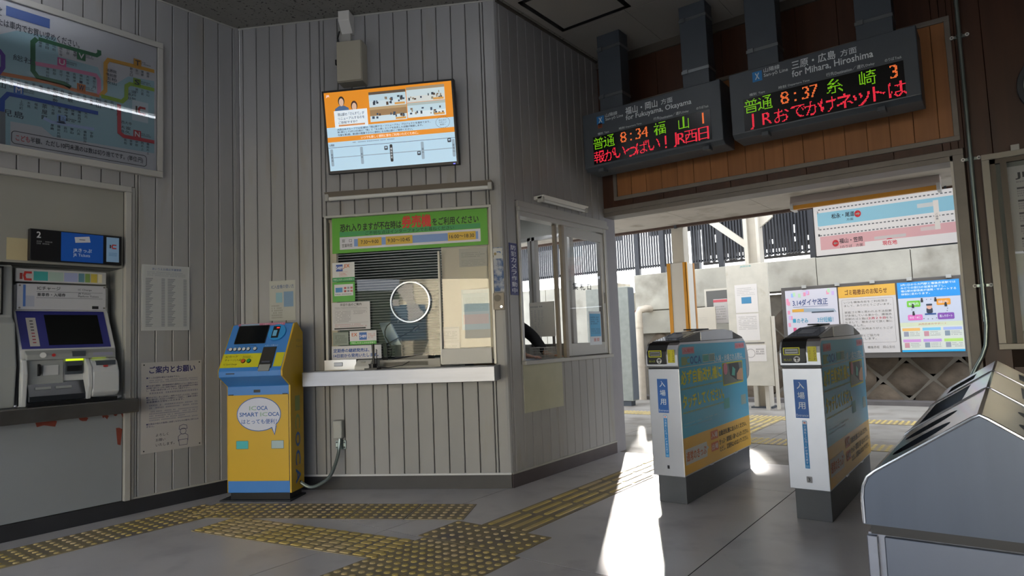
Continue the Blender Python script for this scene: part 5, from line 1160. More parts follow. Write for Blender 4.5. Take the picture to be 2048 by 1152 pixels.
for px, py in ((262, 1010), (1310, 790)): a_ = Z(px, py-25); t.part('latch', MB().box(a_[0]-.02, a_[0]+.03, YB-.012, YB+.07, 2.515, 2.545), M_dgrey, bevel=.004)
t, Z, tx, y = board(-1.578, -.341, 2.565, 3.055, ((187, 700), (1508, 372), (1533, 665), (207, 962)), 'grey departure board for Mihara and Hiroshima, showing 8:37 from track 3', None, None,
    [('普', 257, 'g'), ('通', 372, 'g'), ('8', 533, 'o', .6), (':', 620, 'o', .5), ('3', 706, 'o', .6), ('7', 775, 'o', .6), ('糸', 942, 'g'), ('崎', 1215, 'g'), ('3', 1432, 'o', .9)],
    [('J', 265, 'r', .6), ('R', 390, 'r', .6), ('お', 508, 'r'), ('で', 645, 'r'), ('か', 770, 'r'), ('け', 893, 'r'), ('ネ', 1028, 'r'), ('ッ', 1165, 'r'), ('ト', 1310, 'r'), ('は', 1460, 'r')], (1440, 30), 4.114, False)
a_, b_ = Z(268, 530), Z(343, 452); bx = t.part('line_symbol', MB().quad(a_[0], b_[0], b_[1]-.078, b_[1]-.002, y), pm('1d74b4')); t.text('X', a_[0]+.02, b_[0]-.02, b_[1]-.063, b_[1]-.016, y-.0008, 'c9d3da', .02, parent=bx)
fit(t, '山陽線', Z, (360, 475), (492, 442), .034, y, LC); fit(t, 'San-yō Line', Z, (362, 517), (560, 470), .034, y, LC, .01)
fit(t, '三原・広島', Z, (592, 448), (952, 360), .062, y, LC, .012); fit(t, '方面', Z, (992, 345), (1125, 310), .046, y, LC, .01)
fit(t, 'for Mihara, Hiroshima', Z, (595, 518), (1262, 355), .055, y, LC, .012)
for s_, p0, p1, h in (('種別', (243, 672), (300, 655), .02), ('Type', (317, 655), (370, 640), .018), ('時刻', (483, 612), (545, 596), .022), ('Departure Time', (560, 592), (738, 548), .018), ('行先', (875, 510), (940, 494), .026), ('Destination', (945, 493), (1085, 457), .02), ('／', (1090, 455), (1120, 448), .026), ('遅れ', (1127, 448), (1193, 430), .026), ('Delay', (1200, 430), (1273, 412), .02), ('のりば', (1357, 388), (1435, 370), .022), ('Track', (1440, 368), (1495, 355), .018)): fit(t, s_, Z, p0, p1, h, y, LC, .004)
for px in (-1.36, -.60): t.part('latch', MB().box(px, px+.05, YB-.012, YB+.07, 2.53, 2.56), M_dgrey, bevel=.004)
# ================================================================ TICKET GATES
SX = -1.728
def zgate(x, y): return (1300+x/4.43, 640+y/4.43)
SF = Frame((SX, 0, 0), PI/2)
def gate(dx, num, label):
    t = Thing('ticket_gate', label, 'ticket gate', G, -1.836+dx, 4.77, 0, 'automatic ticket gates')
    X0, X1 = -1.945+dx, SX+dx
    t.part('plinth', MB().box(X0+.02, X1-.006, 4.085, 5.38, 0, .175), mat('plinth_grey', '4c5056', .5, noise=.08), bevel=.003)
    t.part('body', MB().prism([(4.06, .175), (4.06, .865), (5.405, .865), (5.405, .175)], X0, X1), M_steeld, bevel=.003)
    t.part('head', MB().prism([(4.058, .875), (4.046, .885), (4.044, .955), (4.052, .99), (4.072, 1.018), (4.10, 1.033), (5.37, 1.033), (5.44, .985), (5.475, .90), (5.485, .78), (5.465, .73), (5.41, .70), (5.41, .87), (4.2, .868)], X0-.002, X1+.001), M_steeld)
    t.part('seam', MB().box(X0+.004, X1-.004, 4.065, 5.40, .864, .876), M_black)
    M_cv = mat('cover_grey', '3b3c3f', .25, metal=.4)
    P = [(4.12, 1.036), (4.16, 1.046), (4.49, 1.098), (4.727, 1.108), (4.94, 1.113), (5.155, 1.096), (5.385, 1.045), (5.395, 1.034)]
    t.part('reader_wedge', MB().prism([(4.10, 1.034), (4.12, 1.044), (4.485, 1.10), (4.485, 1.034)], X0+.012, X1-.008), M_cv, bevel=.004)
    t.part('hump', MB().prism([(4.489, 1.034), (4.489, 1.098), (4.727, 1.108), (4.94, 1.113), (5.155, 1.096), (5.155, 1.034)], X0+.012, X1-.006), M_steeld, bevel=.003)
    t.part('rear_wedge', MB().prism([(5.159, 1.034), (5.159, 1.092), (5.385, 1.045), (5.395, 1.034)], X0+.012, X1-.008), M_cv, bevel=.003)
    t.part('flap', MB().box(X0+.03, X0+.10, 4.62, 4.95, 1.112, 1.122), M_black, bevel=.003)
    n = Vector((-(1.10-1.044), 4.485-4.12)).normalized()
    def onw(u0, u1, x0, x1, o): # panel on the wedge slope
        f_ = lambda u: (4.12+.365*u-(1.10-1.044)/.369*o, 1.044+.056*u+o)
        a_, b_ = f_(u0), f_(u1); return MB().add([(x0, *a_), (x1, *a_), (x1, *b_), (x0, *b_)], [(0, 1, 2, 3)])
    t.part('reader_glass', onw(.05, .97, X0+.02, X1-.025, .0015), mat('reader_smoke', '3a3a3e', .08))
    t.part('reader_lens', onw(.3, .75, X0+.055, X1-.07, .0025), mat('reader_pale', '8f9297', .12))
    # front mouth
    yf = 4.0425
    mo = t.part('mouth_panel', MB().box(X0+.005, X0+.145, yf-.001, yf+.02, .895, .985), M_black, bevel=.006)
    t.part('mouth_panel', MB().prism([(4.043, .975), (4.049, .992), (4.070, 1.021), (4.098, 1.0365), (4.115, 1.037), (4.115, 1.02), (4.06, .97)], X0+.01, X0+.145), M_black)
    t.part('slot_rim', MB().ribbon([(X0+.022, .945), (X0+.108, .945), (X0+.108, .984), (X0+.022, .984), (X0+.022, .945)], .005, yf-.0022), pm('c6c820'), mo)
    t.part('ticket_slot', MB().quad(X0+.03, X0+.10, .951, .978, yf-.002), mat('slot_metal', '6e6f6c', .3, metal=.6), mo); t.part('slot_line', MB().quad(X0+.034, X0+.096, .962, .967, yf-.0026), M_black, mo)
    t.part('arrow_disc', MB().poly(ell(X0+.092, .918, .018, .018, 24), yf-.002), pm('c9cacc'), mo); t.part('arrow_disc', MB().quad(X0+.080, X0+.104, .921, .928, yf-.0026).quad(X0+.089, X0+.095, .905, .93, yf-.0026), M_black, mo)
    t.text('投入口', X0+.02, X0+.062, .910, .922, yf-.0022, 'a8b020', .02, parent=mo)
    st_ = t.part('yellow_sticker', MB().quad(X0+.153, X0+.200, .905, .99, yf-.0005), pm('c4bd1c')); vtext(mbq := MB(), 'ICタッチ', X0+.182, X0+.197, .91, .985, yf-.0012, .01); t.part('lettering', mbq, pm('4a3a20'), st_); vtext(mbq := MB(), 'このゲート', X0+.157, X0+.170, .915, .98, yf-.0012, .01); t.part('lettering', mbq, pm('6a5a20'), st_)
    yf = 4.059
    s1 = t.part('blue_sticker', MB().quad(X0+.060, X0+.133, .58, .80, yf), pm('2c63b2'))
    for i, ch in enumerate('入場用'): t.text(ch, X0+.077, X0+.116, .748-i*.058, .786-i*.058, yf-.0006, 'cfdbe8', .012, parent=s1)
    t.text('Entrance', X0+.064, X0+.129, .588, .603, yf-.0006, 'bcd0e6', .01, parent=s1)
    s2 = t.part('blue_strip', MB().quad(X0+.092, X0+.117, .295, .565, yf), pm('2483c6')); t.flat('white_mark', X0+.094, X0+.115, .545, .562, yf-.0006, 'dfe0e4', s2); t.flat('red_mark', X0+.099, X0+.110, .550, .557, yf-.0012, 'c86464', s2)
    vtext(mbq := MB(), '交通系ICカードが使えます', X0+.097, X0+.112, .318, .540, yf-.0006, .012); t.part('lettering', mbq, pm('cfe0ee'), s2); t.flat('pale_mark', X0+.096, X0+.113, .299, .313, yf-.0006, '6fb0dc', s2)
    if num == '3': t.flat('number_plate', X0+.094, X0+.124, .215, .25, yf, '8b8c90')
    t.text(num, X0+.102, X0+.114, .222, .243, yf-.0008, '1c1c20', .012)
    # poster along the right flank; built in the side frame, then shifted with the gate
    def sp_(mb, off=.0):
        o_ = MB(); o_.f = mb.f; o_.v = [(SX+dx+.0015+off-v[1], v[0], v[2]) for v in mb.v]; return o_
    def part(n, mb, c, off=0, par=None): return t.part(n, sp_(mb, off), pm(c) if isinstance(c, str) else c, par)
    P_ = lambda x, y_: SF.p(*zgate(x, y_))
    out = [(4.062, .185), (5.402, .185), (5.402, 1.008), (4.11, 1.02), (4.082, 1.010), (4.066, .988), (4.062, .96)]
    M_pb = mat('poster_blue', '3fb0d8', .36, coat=.1); M_py = mat('poster_yellow', 'e4b030', .36, coat=.1)
    zs_ = .418
    po = part('poster', MB().poly([(4.062, zs_), (5.402, zs_), (5.402, 1.008), (4.11, 1.02), (4.082, 1.010), (4.066, .988), (4.062, .96)], 0), M_pb)
    part('poster_base', MB().quad(4.062, 5.402, .185, zs_, 0), M_py, 0, po)
    part('poster_joint', MB().quad(4.05, 5.402, .868, .874, 0), 'b9c4c8', .0008, po)
    def T(s_, p0, p1, h, c, b=.012, off=.001):
        a0, a1 = P_(*p0), P_(*p1); z = (a0[1]+a1[1])/2; return part('lettering', mbtext(MB(), s_, a0[0], a1[0], z, z+h, 0, b), c, off, po)
    for x0_, x1_, s_ in ((280, 388, '入場用'), (748, 830, '出場用')):
        a0, a1 = P_(x0_, 275 if x0_ < 400 else 232)[0], P_(x1_, 268 if x0_ < 400 else 228)[0]; part('pink_tag', MB().quad(a0, a1, .955, 1.0, 0), 'cc8fa0', .001, po); part('lettering', mbtext(MB(), s_, a0+.02, a1-.02, .965, .99, 0, .02), 'd25a64', .0016, po)
    for i, (ch, c) in enumerate(zip('ICOCA', ('93a878', '93a878', '2f66b0', '2f66b0', '2f66b0'))):
        a0 = 4.115+i*.068; part('lettering', mbtext(MB(), ch, a0, a0+.055, .885, .935, 0, .03), c, .001, po)
    for a0, a1, c in ((4.475, 4.59, '52a59c'), (4.60, 4.71, '7f9a98')): part('card_picture', MB().quad(a0, a1, .885, .94, 0), 'b7c4b8', .001, po); part('card_picture', MB().quad(a0+.006, a1-.006, .89, .935, 0), c, .0016, po)
    T('で入場・出場される際は、', (555, 372), (820, 342), .048, 'd8e2e6', .018)
    T('必ず自動改札機に', (275, 578), (630, 508), .09, 'e8de3a', .03); T('タッチしてください。', (292, 780), (655, 700), .085, 'e8de3a', .028)
    for (p0, p1) in (((275, 612), (640, 545)), ((290, 828), (652, 728))):
        a0, a1 = P_(*p0), P_(*p1); z = (a0[1]+a1[1])/2; n_ = 40
        part('wavy_rule', MB().ribbon([(a0[0]+(a1[0]-a0[0])*i/n_, z+(.005 if i % 2 else -.005)) for i in range(n_+1)], .004, 0), 'c8c020', .001, po)
    a0, a1 = P_(300, 900), P_(650, 800); part('lettering', scribble(MB(), a0[0], a1[0], .475, .515, 0, 2, 3, fill=.4), '9cc8da', .001, po)
    a0, a1 = P_(650, 630)[0], P_(830, 610)[0]
    part('picture_frame', MB().poly(rrect(a0, a1, .69, .86, .012), 0), 'c8c020', .001, po); part('picture', MB().poly(rrect(a0+.012, a1-.012, .70, .85, .01), 0), '6f7a74', .0016, po)
    part('picture', MB().poly([(a0+.13, .85), (a1-.10, .85), (a1-.06, .74), (a1-.14, .71), (a0+.16, .76)], 0), '222830', .0022, po)
    part('picture', MB().poly([(a1-.16, .72), (a1-.012, .705), (a1-.012, .80), (a1-.08, .80), (a1-.15, .765)], 0), 'cfa27e', .0028, po); part('picture', MB().poly([(a0+.19, .76), (a0+.22, .825), (a0+.28, .80), (a0+.26, .75)], 0), '4fb0a0', .0034, po)
    part('pink_tag', MB().poly(ell(a0+.06, .815, .045, .045, 20), 0), 'cf7f90', .0038, po)
    for p0, p1, c in (((655, 790), (705, 780), '4fa8a8'), ((808, 750), (850, 742), '8fa8a4')): a0, a1 = P_(*p0), P_(*p1); part('card_picture', MB().quad(a0[0], a1[0], a0[1], a0[1]+.075, 0), c, .001, po)
    a0, a1 = P_(310, 1160)[0], P_(515, 1110)[0]; part('white_panel', MB().poly([(a0, .245), (a1-.03, .245), (a1-.02, .29), (a1+.01, .30), (a1-.02, .315), (a1-.03, .345), (a0, .345)], 0), 'd3d2cc', .001, po); part('lettering', mbtext(MB(), '通常のきっぷ', a0+.015, a1-.045, .265, .325, 0, .02), 'c8672c', .0016, po)
    for z_, s_ in ((.355, '入場'), (.275, '出場')):
        a0, a1 = P_(535, 1040)[0], P_(600, 1020)[0]; part('orange_tag', MB().poly(rrect(a0, a1, z_-.015, z_+.045, .01), 0), 'd0764c', .001, po); part('lettering', mbtext(MB(), s_, a0+.012, a1-.012, z_-.003, z_+.033, 0, .02), 'dccfc4', .0016, po)
    a0, a1 = P_(610, 1030)[0], P_(860, 960)[0]
    for s_, z_, x1_ in (('自動改札機にお入れください。', .345, a1-.02), ('きっぷ・運賃投入箱へお入れください。', .285, a1+.02), ('ただし、定期券は入れないでください。', .235, a1)): part('lettering', mbtext(MB(), s_, a0, x1_, z_, z_+.038, 0, .018), '3a2f14', .001, po)
    t.part('bracket', MB().box(X1-.002, X1+.006, 4.5, 4.56, .176, .186), M_steeld); t.part('bracket', MB().box(X1-.002, X1+.006, 5.0, 5.06, .176, .186), M_steeld)
gate(0, '1', 'steel ticket gate numbered 1 with a blue and yellow poster, nearer the booth')
gate(.855, '3', 'steel ticket gate numbered 3 with a blue and yellow poster, nearer the rubbish bins')
# ================================================================ RUBBISH BINS
def holed(outer, holes, conv):
    bm = bmesh.new(); es = []
    for loop in [outer]+holes:
        vs = [bm.verts.new((a, b, 0)) for a, b in loop]
        for i in range(len(vs)): es.append(bm.edges.new((vs[i], vs[(i+1) % len(vs)])))
    bmesh.ops.triangle_fill(bm, use_beauty=True, edges=es, use_dissolve=False)
    mb = MB(); bm.verts.index_update(); mb.v = [conv(v.co.x, v.co.y) for v in bm.verts]; mb.f = [tuple(v.index for v in f.verts) for f in bm.faces]; bm.free(); return mb
ys = [1.542, 2.178, 2.898, 3.618]
AX, AZ = -.060, .92
Lp, Rp = (-.245, .800), (.125, .800)
def lslope(y, u): return (AX-.012+(Lp[0]-AX+.012)*u, y, AZ-.006+(Lp[1]-AZ+.006)*u)   # u 0 ridge .. 1 eave
def rslope(y, u): return (AX+.012+(Rp[0]-AX-.012)*u, y, AZ-.006+(Rp[1]-AZ+.006)*u)
def circ(cy, cu, ry, ru, n=28): return [(cy+ry*math.cos(2*PI*i/n), cu+ru*math.sin(2*PI*i/n)) for i in range(n)]
def rect_(a, b, c, d): return [(a, c), (b, c), (b, d), (a, d)]
binlab = ('nearest stainless steel rubbish bin with two round holes, lower right of the photo', 'second stainless steel rubbish bin, with a long dark slot', 'farthest stainless steel rubbish bin, with a short dark slot')
for i in range(3):
    a, b = ys[i]+.002, ys[i+1]-.002
    t = Thing('rubbish_bin', binlab[i], 'bin', G, AX, (a+b)/2, 0, 'stainless rubbish bins')
    t.part('body', MB().box(-.268, .148, a+.012, b-.004, .045, .672), M_steel); t.part('plinth', MB().box(-.25, .13, a+.03, b-.02, 0, .045), M_black)
    LH = ([circ(a+.17, .60, .075, .33), circ(a+.40, .60, .075, .33)], [rect_(a+.07, b-.09, .30, .93)], [rect_(a+.20, b-.2, .32, .85)])[i]
    RH = ([circ(a+.17, .60, .075, .33), circ(a+.40, .60, .075, .33)], [rect_(a+.2, b-.15, .35, .85)], [rect_(a+.2, b-.2, .35, .85)])[i]
    t.part('roof_panel', holed(rect_(a, b, 0, 1), LH, lslope), M_poly); t.part('roof_panel', holed(rect_(a, b, 0, 1), RH, rslope), M_poly)
    t.part('ridge', MB().add([(x, y, z) for y in (a, b) for x, z in ((AX-.012, AZ-.006), (AX-.004, AZ), (AX+.004, AZ), (AX+.012, AZ-.006))], [(0, 1, 5, 4), (1, 2, 6, 5), (2, 3, 7, 6)]), M_poly, smooth=True)
    for sg, e in ((-1, Lp), (1, Rp)):
        P = [(e[0], e[1]), (e[0]+sg*.015, e[1]-.013), (e[0]+sg*.024, e[1]-.032), (e[0]+sg*.027, e[1]-.055), (e[0]+sg*.027, .690)]
        t.part('eave', MB().add([(x, y, z) for y in (a, b) for x, z in P], [(k, k+1, 6+k, 5+k) for k in range(4)]), M_poly, smooth=True)
    prof = [(-.272, .690), (.152, .690), (.152, .745), (.149, .768), (.140, .787), (.125, .800), (AX+.012, AZ-.006), (AX, AZ), (AX-.012, AZ-.006), (-.245, .800), (-.260, .787), (-.269, .768), (-.272, .745)]
    M_bs = mat('bin_end_steel', '4c525c', .32, metal=1, noise=.05, nscale=3, stretch=(9, 1, 1))
    t.part('cowl_end', MB().prism([(x, z) for x, z in prof], a, a+.004, 'y'), M_bs); t.part('cowl_end', MB().prism(prof, b-.004, b, 'y'), M_bs)
    rim = [(x, a-.001, z) for x, z in prof[3:]+prof[:0]]
    t.part('rim', MB().tube([(-.272, a, .692)]+[(x, a, z) for x, z in prof[::-1][:11]]+[(.152, a, .692)], .0035, 8), mat('rim_bright', 'd5d7da', .18, metal=1), smooth=True)
    t.part('liner', MB().box(-.24, .12, a+.03, b-.03, .50, .70), mat('bin_inside', '101214', .8)); 
    t.part('door', MB().box(-.238, .118, a+.001, a+.012, .055, .668), mat('bin_door_steel', '5e636d', .34, metal=1), bevel=.002); t.part('corner_post', MB().box(-.270, -.250, a+.0, a+.02, .045, .668), M_steel, bevel=.002); t.part('corner_post', MB().box(.130, .150, a+.0, a+.02, .045, .668), M_steel, bevel=.002)
    t.part('shadow_gap', MB().box(-.262, .142, a+.008, b-.008, .670, .692), M_black)
# ================================================================ RIGHT PART OF THE GATE WALL (frame D)
P = []
for px, py in ((1913, -40), (1918, 40), (1935, 260), (1945, 330), (1955, 470), (1965, 600), (1970, 660)): a_ = D.p(px, py, -.05); P.append(Vector((a_[0], -.05, a_[1])))
xs_ = sum(v.x for v in P)/len(P)
P = [Vector((xs_, -.05, CEIL)), Vector((xs_, -.05, 1.06))]
for px, py in ((1972, 690), (1965, 712), (1955, 730), (1946, 748)): a_ = D.p(px, py, -.05); P.append(Vector((a_[0], -.05, a_[1])))
P += [P[-1]+Vector((-.02, 0, -.06)), P[-1]+Vector((-.025, 0, -.3)), P[-1]+Vector((-.025, 0, -.69))]
t = Thing('wall_pipe', 'galvanised steel conduit pipe down the brown wall right of the opening', 'pipe', D, xs_, -.05, P[-1].z)
t.part('pipe', MB().tube(P, .014, 12), M_glit, smooth=True); t.part('coupling', MB().cyl((xs_, -.05, D.p(1966, 632, -.05)[1]-.04), .0175, .08, 'z', 16), M_glit, smooth=True)
for py in (64, 316, 572):
    z = D.p(1945, py, -.05)[1]
    t.part('clamp', MB().box(xs_-.05, xs_+.05, -.03, -.012, z-.009, z+.009).ring((xs_, -.05, z-.009), .014, .004, .018, 16, 'z'), M_glit)
    for sx_ in (-.045, .045): t.part('clamp_ear', MB().cyl((xs_+sx_, -.036, z), .013, .008, n=14), M_white); t.part('screw', MB().cyl((xs_+sx_, -.039, z), .005, .004, n=8), M_dgrey)
t = Thing('notice_case', 'glazed aluminium notice case cut off by the right edge, with a white timetable inside', 'notice case', D, .6, -.03, .80)
k0, k1, kz0, kz1 = -.07, 1.3, .90, 2.225
mb = MB().box(k0, k0+.045, -.07, 0, kz0+.04, kz1-.04).box(k1-.045, k1, -.07, 0, kz0+.04, kz1-.04).box(k0, k1, -.07, 0, kz0, kz0+.04).box(k0, k1, -.07, 0, kz1-.04, kz1)
t.part('case_frame', mb, mat('case_frame', '8a857c', .4, metal=.3), bevel=.003)
t.part('inner_sash', MB().box(k0+.045, k0+.075, -.05, -.02, kz0+.04, kz1-.04).box(k0+.10, k0+.135, -.06, -.04, kz0+.04, kz1-.04).box(k0+.045, k1-.045, -.05, -.02, kz1-.07, kz1-.04), mat('sash_brown', '4d453c', .4, metal=.3))  # brown tone paints a reflection onto the sash
t.part('back_sheet', MB().box(k0+.04, k1-.04, -.012, -.002, kz0+.04, kz1-.04), mat('case_back', '6c716c', .6)); t.part('glass', MB().quad(k0+.135, k1-.045, kz0+.04, kz1-.07, -.052), M_glass)
t.part('hinge', MB().box(D.p(2022, 305, -.07)[0], D.p(2040, 305, -.07)[0], -.075, -.068, kz1-.005, kz1+.035), M_trim, bevel=.002)
q = (D.p(2012, 335, -.015)[0], 1.15, 1.02, D.p(2012, 335, -.015)[1]); t.flat('timetable', *q, -.014, 'a3a5a4'); y = -.0148
a_ = D.p(2030, 340, -.015); t.text('JR', a_[0], a_[0]+.09, a_[1]-.065, a_[1]-.02, y, '26282c', .03); t.part('lettering', scribble(MB(), a_[0], a_[0]+.4, a_[1]-.09, a_[1]-.075, y, 1, 2), pm('5a5c60'))
for i in range(12): zt = a_[1]-.12-i*.085; t.flat('heading_bar', a_[0], a_[0]+.25, zt-.012, zt, y, '3c3e44'); t.part('lettering', scribble(MB(), a_[0], a_[0]+.5, zt-.065, zt-.018, y, 3, i, fill=.5), pm('6a6c72'))
t = Thing('wall_clock', 'round white wall clock with dark rim, cut off at the right edge of the photo', 'clock', D, .38, -.03, 2.42)
t.part('rim', MB().ring((.38, -.06, 2.64), .185, .035, .05, 40), mat('clock_rim', '2c3034', .35), bevel=.004); t.part('face', MB().cyl((.38, -.03, 2.64), .19, .02, n=40), mat('clock_face', '9c9c98', .4))
for i in range(12): a_ = i*PI/6; t.part('hour_mark', MB().ribbon([(.38+.15*math.sin(a_), 2.64+.15*math.cos(a_)), (.38+.172*math.sin(a_), 2.64+.172*math.cos(a_))], .006, -.032), M_black)
t.part('hour_hand', MB().ribbon([(.38, 2.64), (.38+.09*math.sin(4.5), 2.64+.09*math.cos(4.5))], .012, -.034), M_black); t.part('minute_hand', MB().ribbon([(.38, 2.64), (.38+.14*math.sin(3.35), 2.64+.14*math.cos(3.35))], .008, -.036), M_black)
# ================================================================ PLATFORM SIDE
t = Thing('platform_light', 'white tube light with orange stripe under the platform roof above the track map', 'light fitting', G, -1.0, 7.0, 2.28)
F7 = Frame((0, 6.95, 0), 0); q = F7.r(((1579, 403), (1880, 362), (1881, 380), (1580, 420)))
t.part('housing', MB().prism([(6.95, q[2]+.045), (6.95, q[3]-.01), (6.98, AWZ), (7.12, AWZ), (7.14, q[2]+.045)], q[0], q[1]), mat('fitting_pink', 'b5a9a2', .4), bevel=.004)
t.part('orange_stripe', MB().box(q[0]+.03, q[1]-.03, 6.955, 7.0, q[2]+.005, q[2]+.045), mat('orange_stripe', 'c98a1a', .4)); t.part('end_cap', MB().box(q[1]-.03, q[1], 6.945, 7.13, q[2], q[3]-.02), M_white, bevel=.003); t.part('end_cap', MB().box(q[0], q[0]+.03, 6.945, 7.13, q[2], q[3]-.02), M_white, bevel=.003)
FS = Frame((0, 7.6, 0), 0); q = FS.r(((1626, 412), (1912, 378), (1918, 486), (1632, 512)))
t = Thing('track_map_sign', 'white hanging station map with blue and pink tracks, under the platform roof', 'sign', FS, (q[0]+q[1])/2, 0, q[2])
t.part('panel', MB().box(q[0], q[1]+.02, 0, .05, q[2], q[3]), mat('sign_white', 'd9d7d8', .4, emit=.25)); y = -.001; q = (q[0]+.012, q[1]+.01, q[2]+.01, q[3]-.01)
t.part('edge', MB().box(q[0]-.018, q[1]+.018, -.003, .055, q[2]-.018, q[2]-.008).box(q[0]-.018, q[0]-.010, -.003, .055, q[2]-.018, q[3]+.01), M_dgrey)
U = lambda x, y_: (lambda a: a)(FS.p(1540+x/2.504, 360+y_/2.504, 0))
def L(pts, w, c, dy=0, n='track_line'): t.part(n, MB().ribbon([U(*p_) for p_ in pts], w, y-dy), pm(c))
r_ = q
t.flat('blue_field', *sub(r_, .02, .98, .12, .40), y, '8fc4da'); t.flat('pink_field', *sub(r_, .03, 1, .62, .82), y, 'd8aab0'); t.flat('pink_field', *sub(r_, .03, .36, .82, .90), y, 'd8aab0')
for v in (.055, .47, .595):
    mb = MB(); n_ = 34
    for i in range(n_):
        u = .03+.95*i/n_; mb.quad(*sub(r_, u, u+.016, v-.012, v+.012), y-.0005)
    t.part('track_dashes', mb, pm('6f7278'), kind='stuff')
t.text('松永・尾道', *sub(r_, .13, .30, .17, .27), y-.001, '2c3440', .02); t.text('方面', *sub(r_, .24, .29, .30, .35), y-.001, '2c3440', .01); t.text('福山・笠岡', *sub(r_, .175, .345, .70, .80), y-.001, '2c2a30', .02); t.text('1のりば　方面', *sub(r_, .18, .345, .84, .90), y-.001, '2c2a30', .008)
for u, v, dr in ((.325, .235, 1), (.145, .785, -1)):
    a_ = sub(r_, u, u, v, v); o_ = t.part('arrow_disc', MB().poly(ell(a_[0], a_[2], .031, .036, 24), y-.001), pm('bf2f38')); t.part('arrow', MB().poly([(a_[0]+dr*.022, a_[2]), (a_[0]+dr*.002, a_[2]+.018), (a_[0]+dr*.002, a_[2]+.007), (a_[0]-dr*.02, a_[2]+.007), (a_[0]-dr*.02, a_[2]-.007), (a_[0]+dr*.002, a_[2]-.007), (a_[0]+dr*.002, a_[2]-.018)], y-.0018), pm('d8d4d4'), o_)
t.text('現在地', *sub(r_, .485, .585, .84, .93), y-.001, 'bf2f48', .02); t.flat('here_mark', *sub(r_, .51, .56, .76, .775), y-.001, 'bf2f48'); a_ = sub(r_, .52, .55, .775, .82); t.part('here_mark', MB().poly([(a_[0]-.01, a_[2]), (a_[1]+.01, a_[2]), ((a_[0]+a_[1])/2, a_[3])], y-.001), pm('bf2f48'))
t.flat('bridge', *sub(r_, .845, .88, .17, .73), y-.0015, 'ddd8d4'); t.text('こ線橋', *sub(r_, .853, .872, .42, .55), y-.0022, '44444a', .01, vert=True); t.flat('stairs', *sub(r_, .74, .845, .20, .28), y-.0015, 'c9cfd2'); t.flat('stairs', *sub(r_, .75, .845, .66, .73), y-.0015, 'd2c3c4'); t.flat('station', *sub(r_, .43, .65, .74, .80), y-.0015, 'c8c2c4')
for s_, v in (('3', .08), ('2', .42), ('1', .56)): t.text(s_, *sub(r_, .018, .03, v, v+.05), y-.001, '3a3c40', .01)
for x in (q[0]+.1, q[1]-.1): t.part('hanger', MB().box(x, x+.02, .015, .035, q[3], AWZ+.02), M_dgrey)
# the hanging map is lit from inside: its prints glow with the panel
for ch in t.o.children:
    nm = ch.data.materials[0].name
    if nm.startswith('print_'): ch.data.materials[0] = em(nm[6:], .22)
# yellow edged column
FC = Frame((0, 7.66, 0), 0); q = FC.r(((1333, 527), (1370, 524), (1390, 705), (1338, 705))); xa = FC.p(1334, 527)[0]; xb = FC.p(1371, 524)[0]
t = Thing('platform_column', 'cream platform column with orange edged lower cladding, left of the first gate', 'column', FC, (xa+xb)/2, .12, 0)
M_col = mat('column_cream', 'b9b2a4', .6, noise=.05); M_or = mat('edge_orange', 'cf8e1c', .5)
t.part('shaft', MB().box(FC.p(1341, 480)[0], FC.p(1364, 478)[0]+.0, .03, .20, 0, AWZ+.01), M_col, bevel=.004)
t.part('cladding', MB().box(xa, xb, 0, .26, 0, 1.95), mat('cladding_white', 'cfcac0', .5), bevel=.004)
for x in (xa, xb-.035): t.part('orange_edge', MB().box(x-.004, x+.04, -.006, .012, 0, 1.952), M_or)
t.part('orange_edge', MB().box(xb-.004, xb+.006, -.006, .03, 0, 1.952), M_or); t.part('orange_edge', MB().box(xb-.004, xb+.006, .22, .266, 0, 1.952), mat('edge_dull_orange', 'a9763c', .5)); t.part('clip', MB().box(FC.p(1348, 450)[0], FC.p(1353, 450)[0], -.01, .02, AWZ-.04, AWZ), M_dgrey)
# steel column with brace
FP = Frame((0, 9.5, 0), 0); x0_ = FP.p(1490, 480)[0]; x1_ = FP.p(1515, 480)[0]
t = Thing('steel_column', 'cream H section steel column with diagonal brace behind the tall notice board', 'column', FP, (x0_+x1_)/2, .1, 0)
t.part('column', MB().box(x0_-.02, x0_+.03, 0, .2, 0, 3.4).box(x0_+.03, x1_-.02, .08, .11, 0, 3.4).box(x1_-.02, x1_+.02, 0, .2, 0, 3.4), M_col)
a_ = FP.p(1430, 441); b_ = FP.p(1490, 487); c_ = FP.p(1438, 437); t.part('brace', MB().prism([(b_[0], b_[1]-.08), (b_[0], b_[1]+.03), (a_[0]-.5, a_[1]+.42), (a_[0]-.58, a_[1]+.36)], .06, .16, 'y'), M_col)
a_ = FP.p(1516, 450); t.part('gusset', MB().prism([(x1_+.02, a_[1]-.03), (x1_+.20, a_[1]+.10), (x1_+.20, a_[1]+.5), (x1_+.02, a_[1]+.5)], .07, .12, 'y'), M_col); t.part('beam', MB().box(-9, 3, .05, .15, 3.4, 3.6), M_col)
t.part('base_plate', MB().box(x0_-.06, x1_+.06, -.03, .23, 0, .02), M_dgrey)
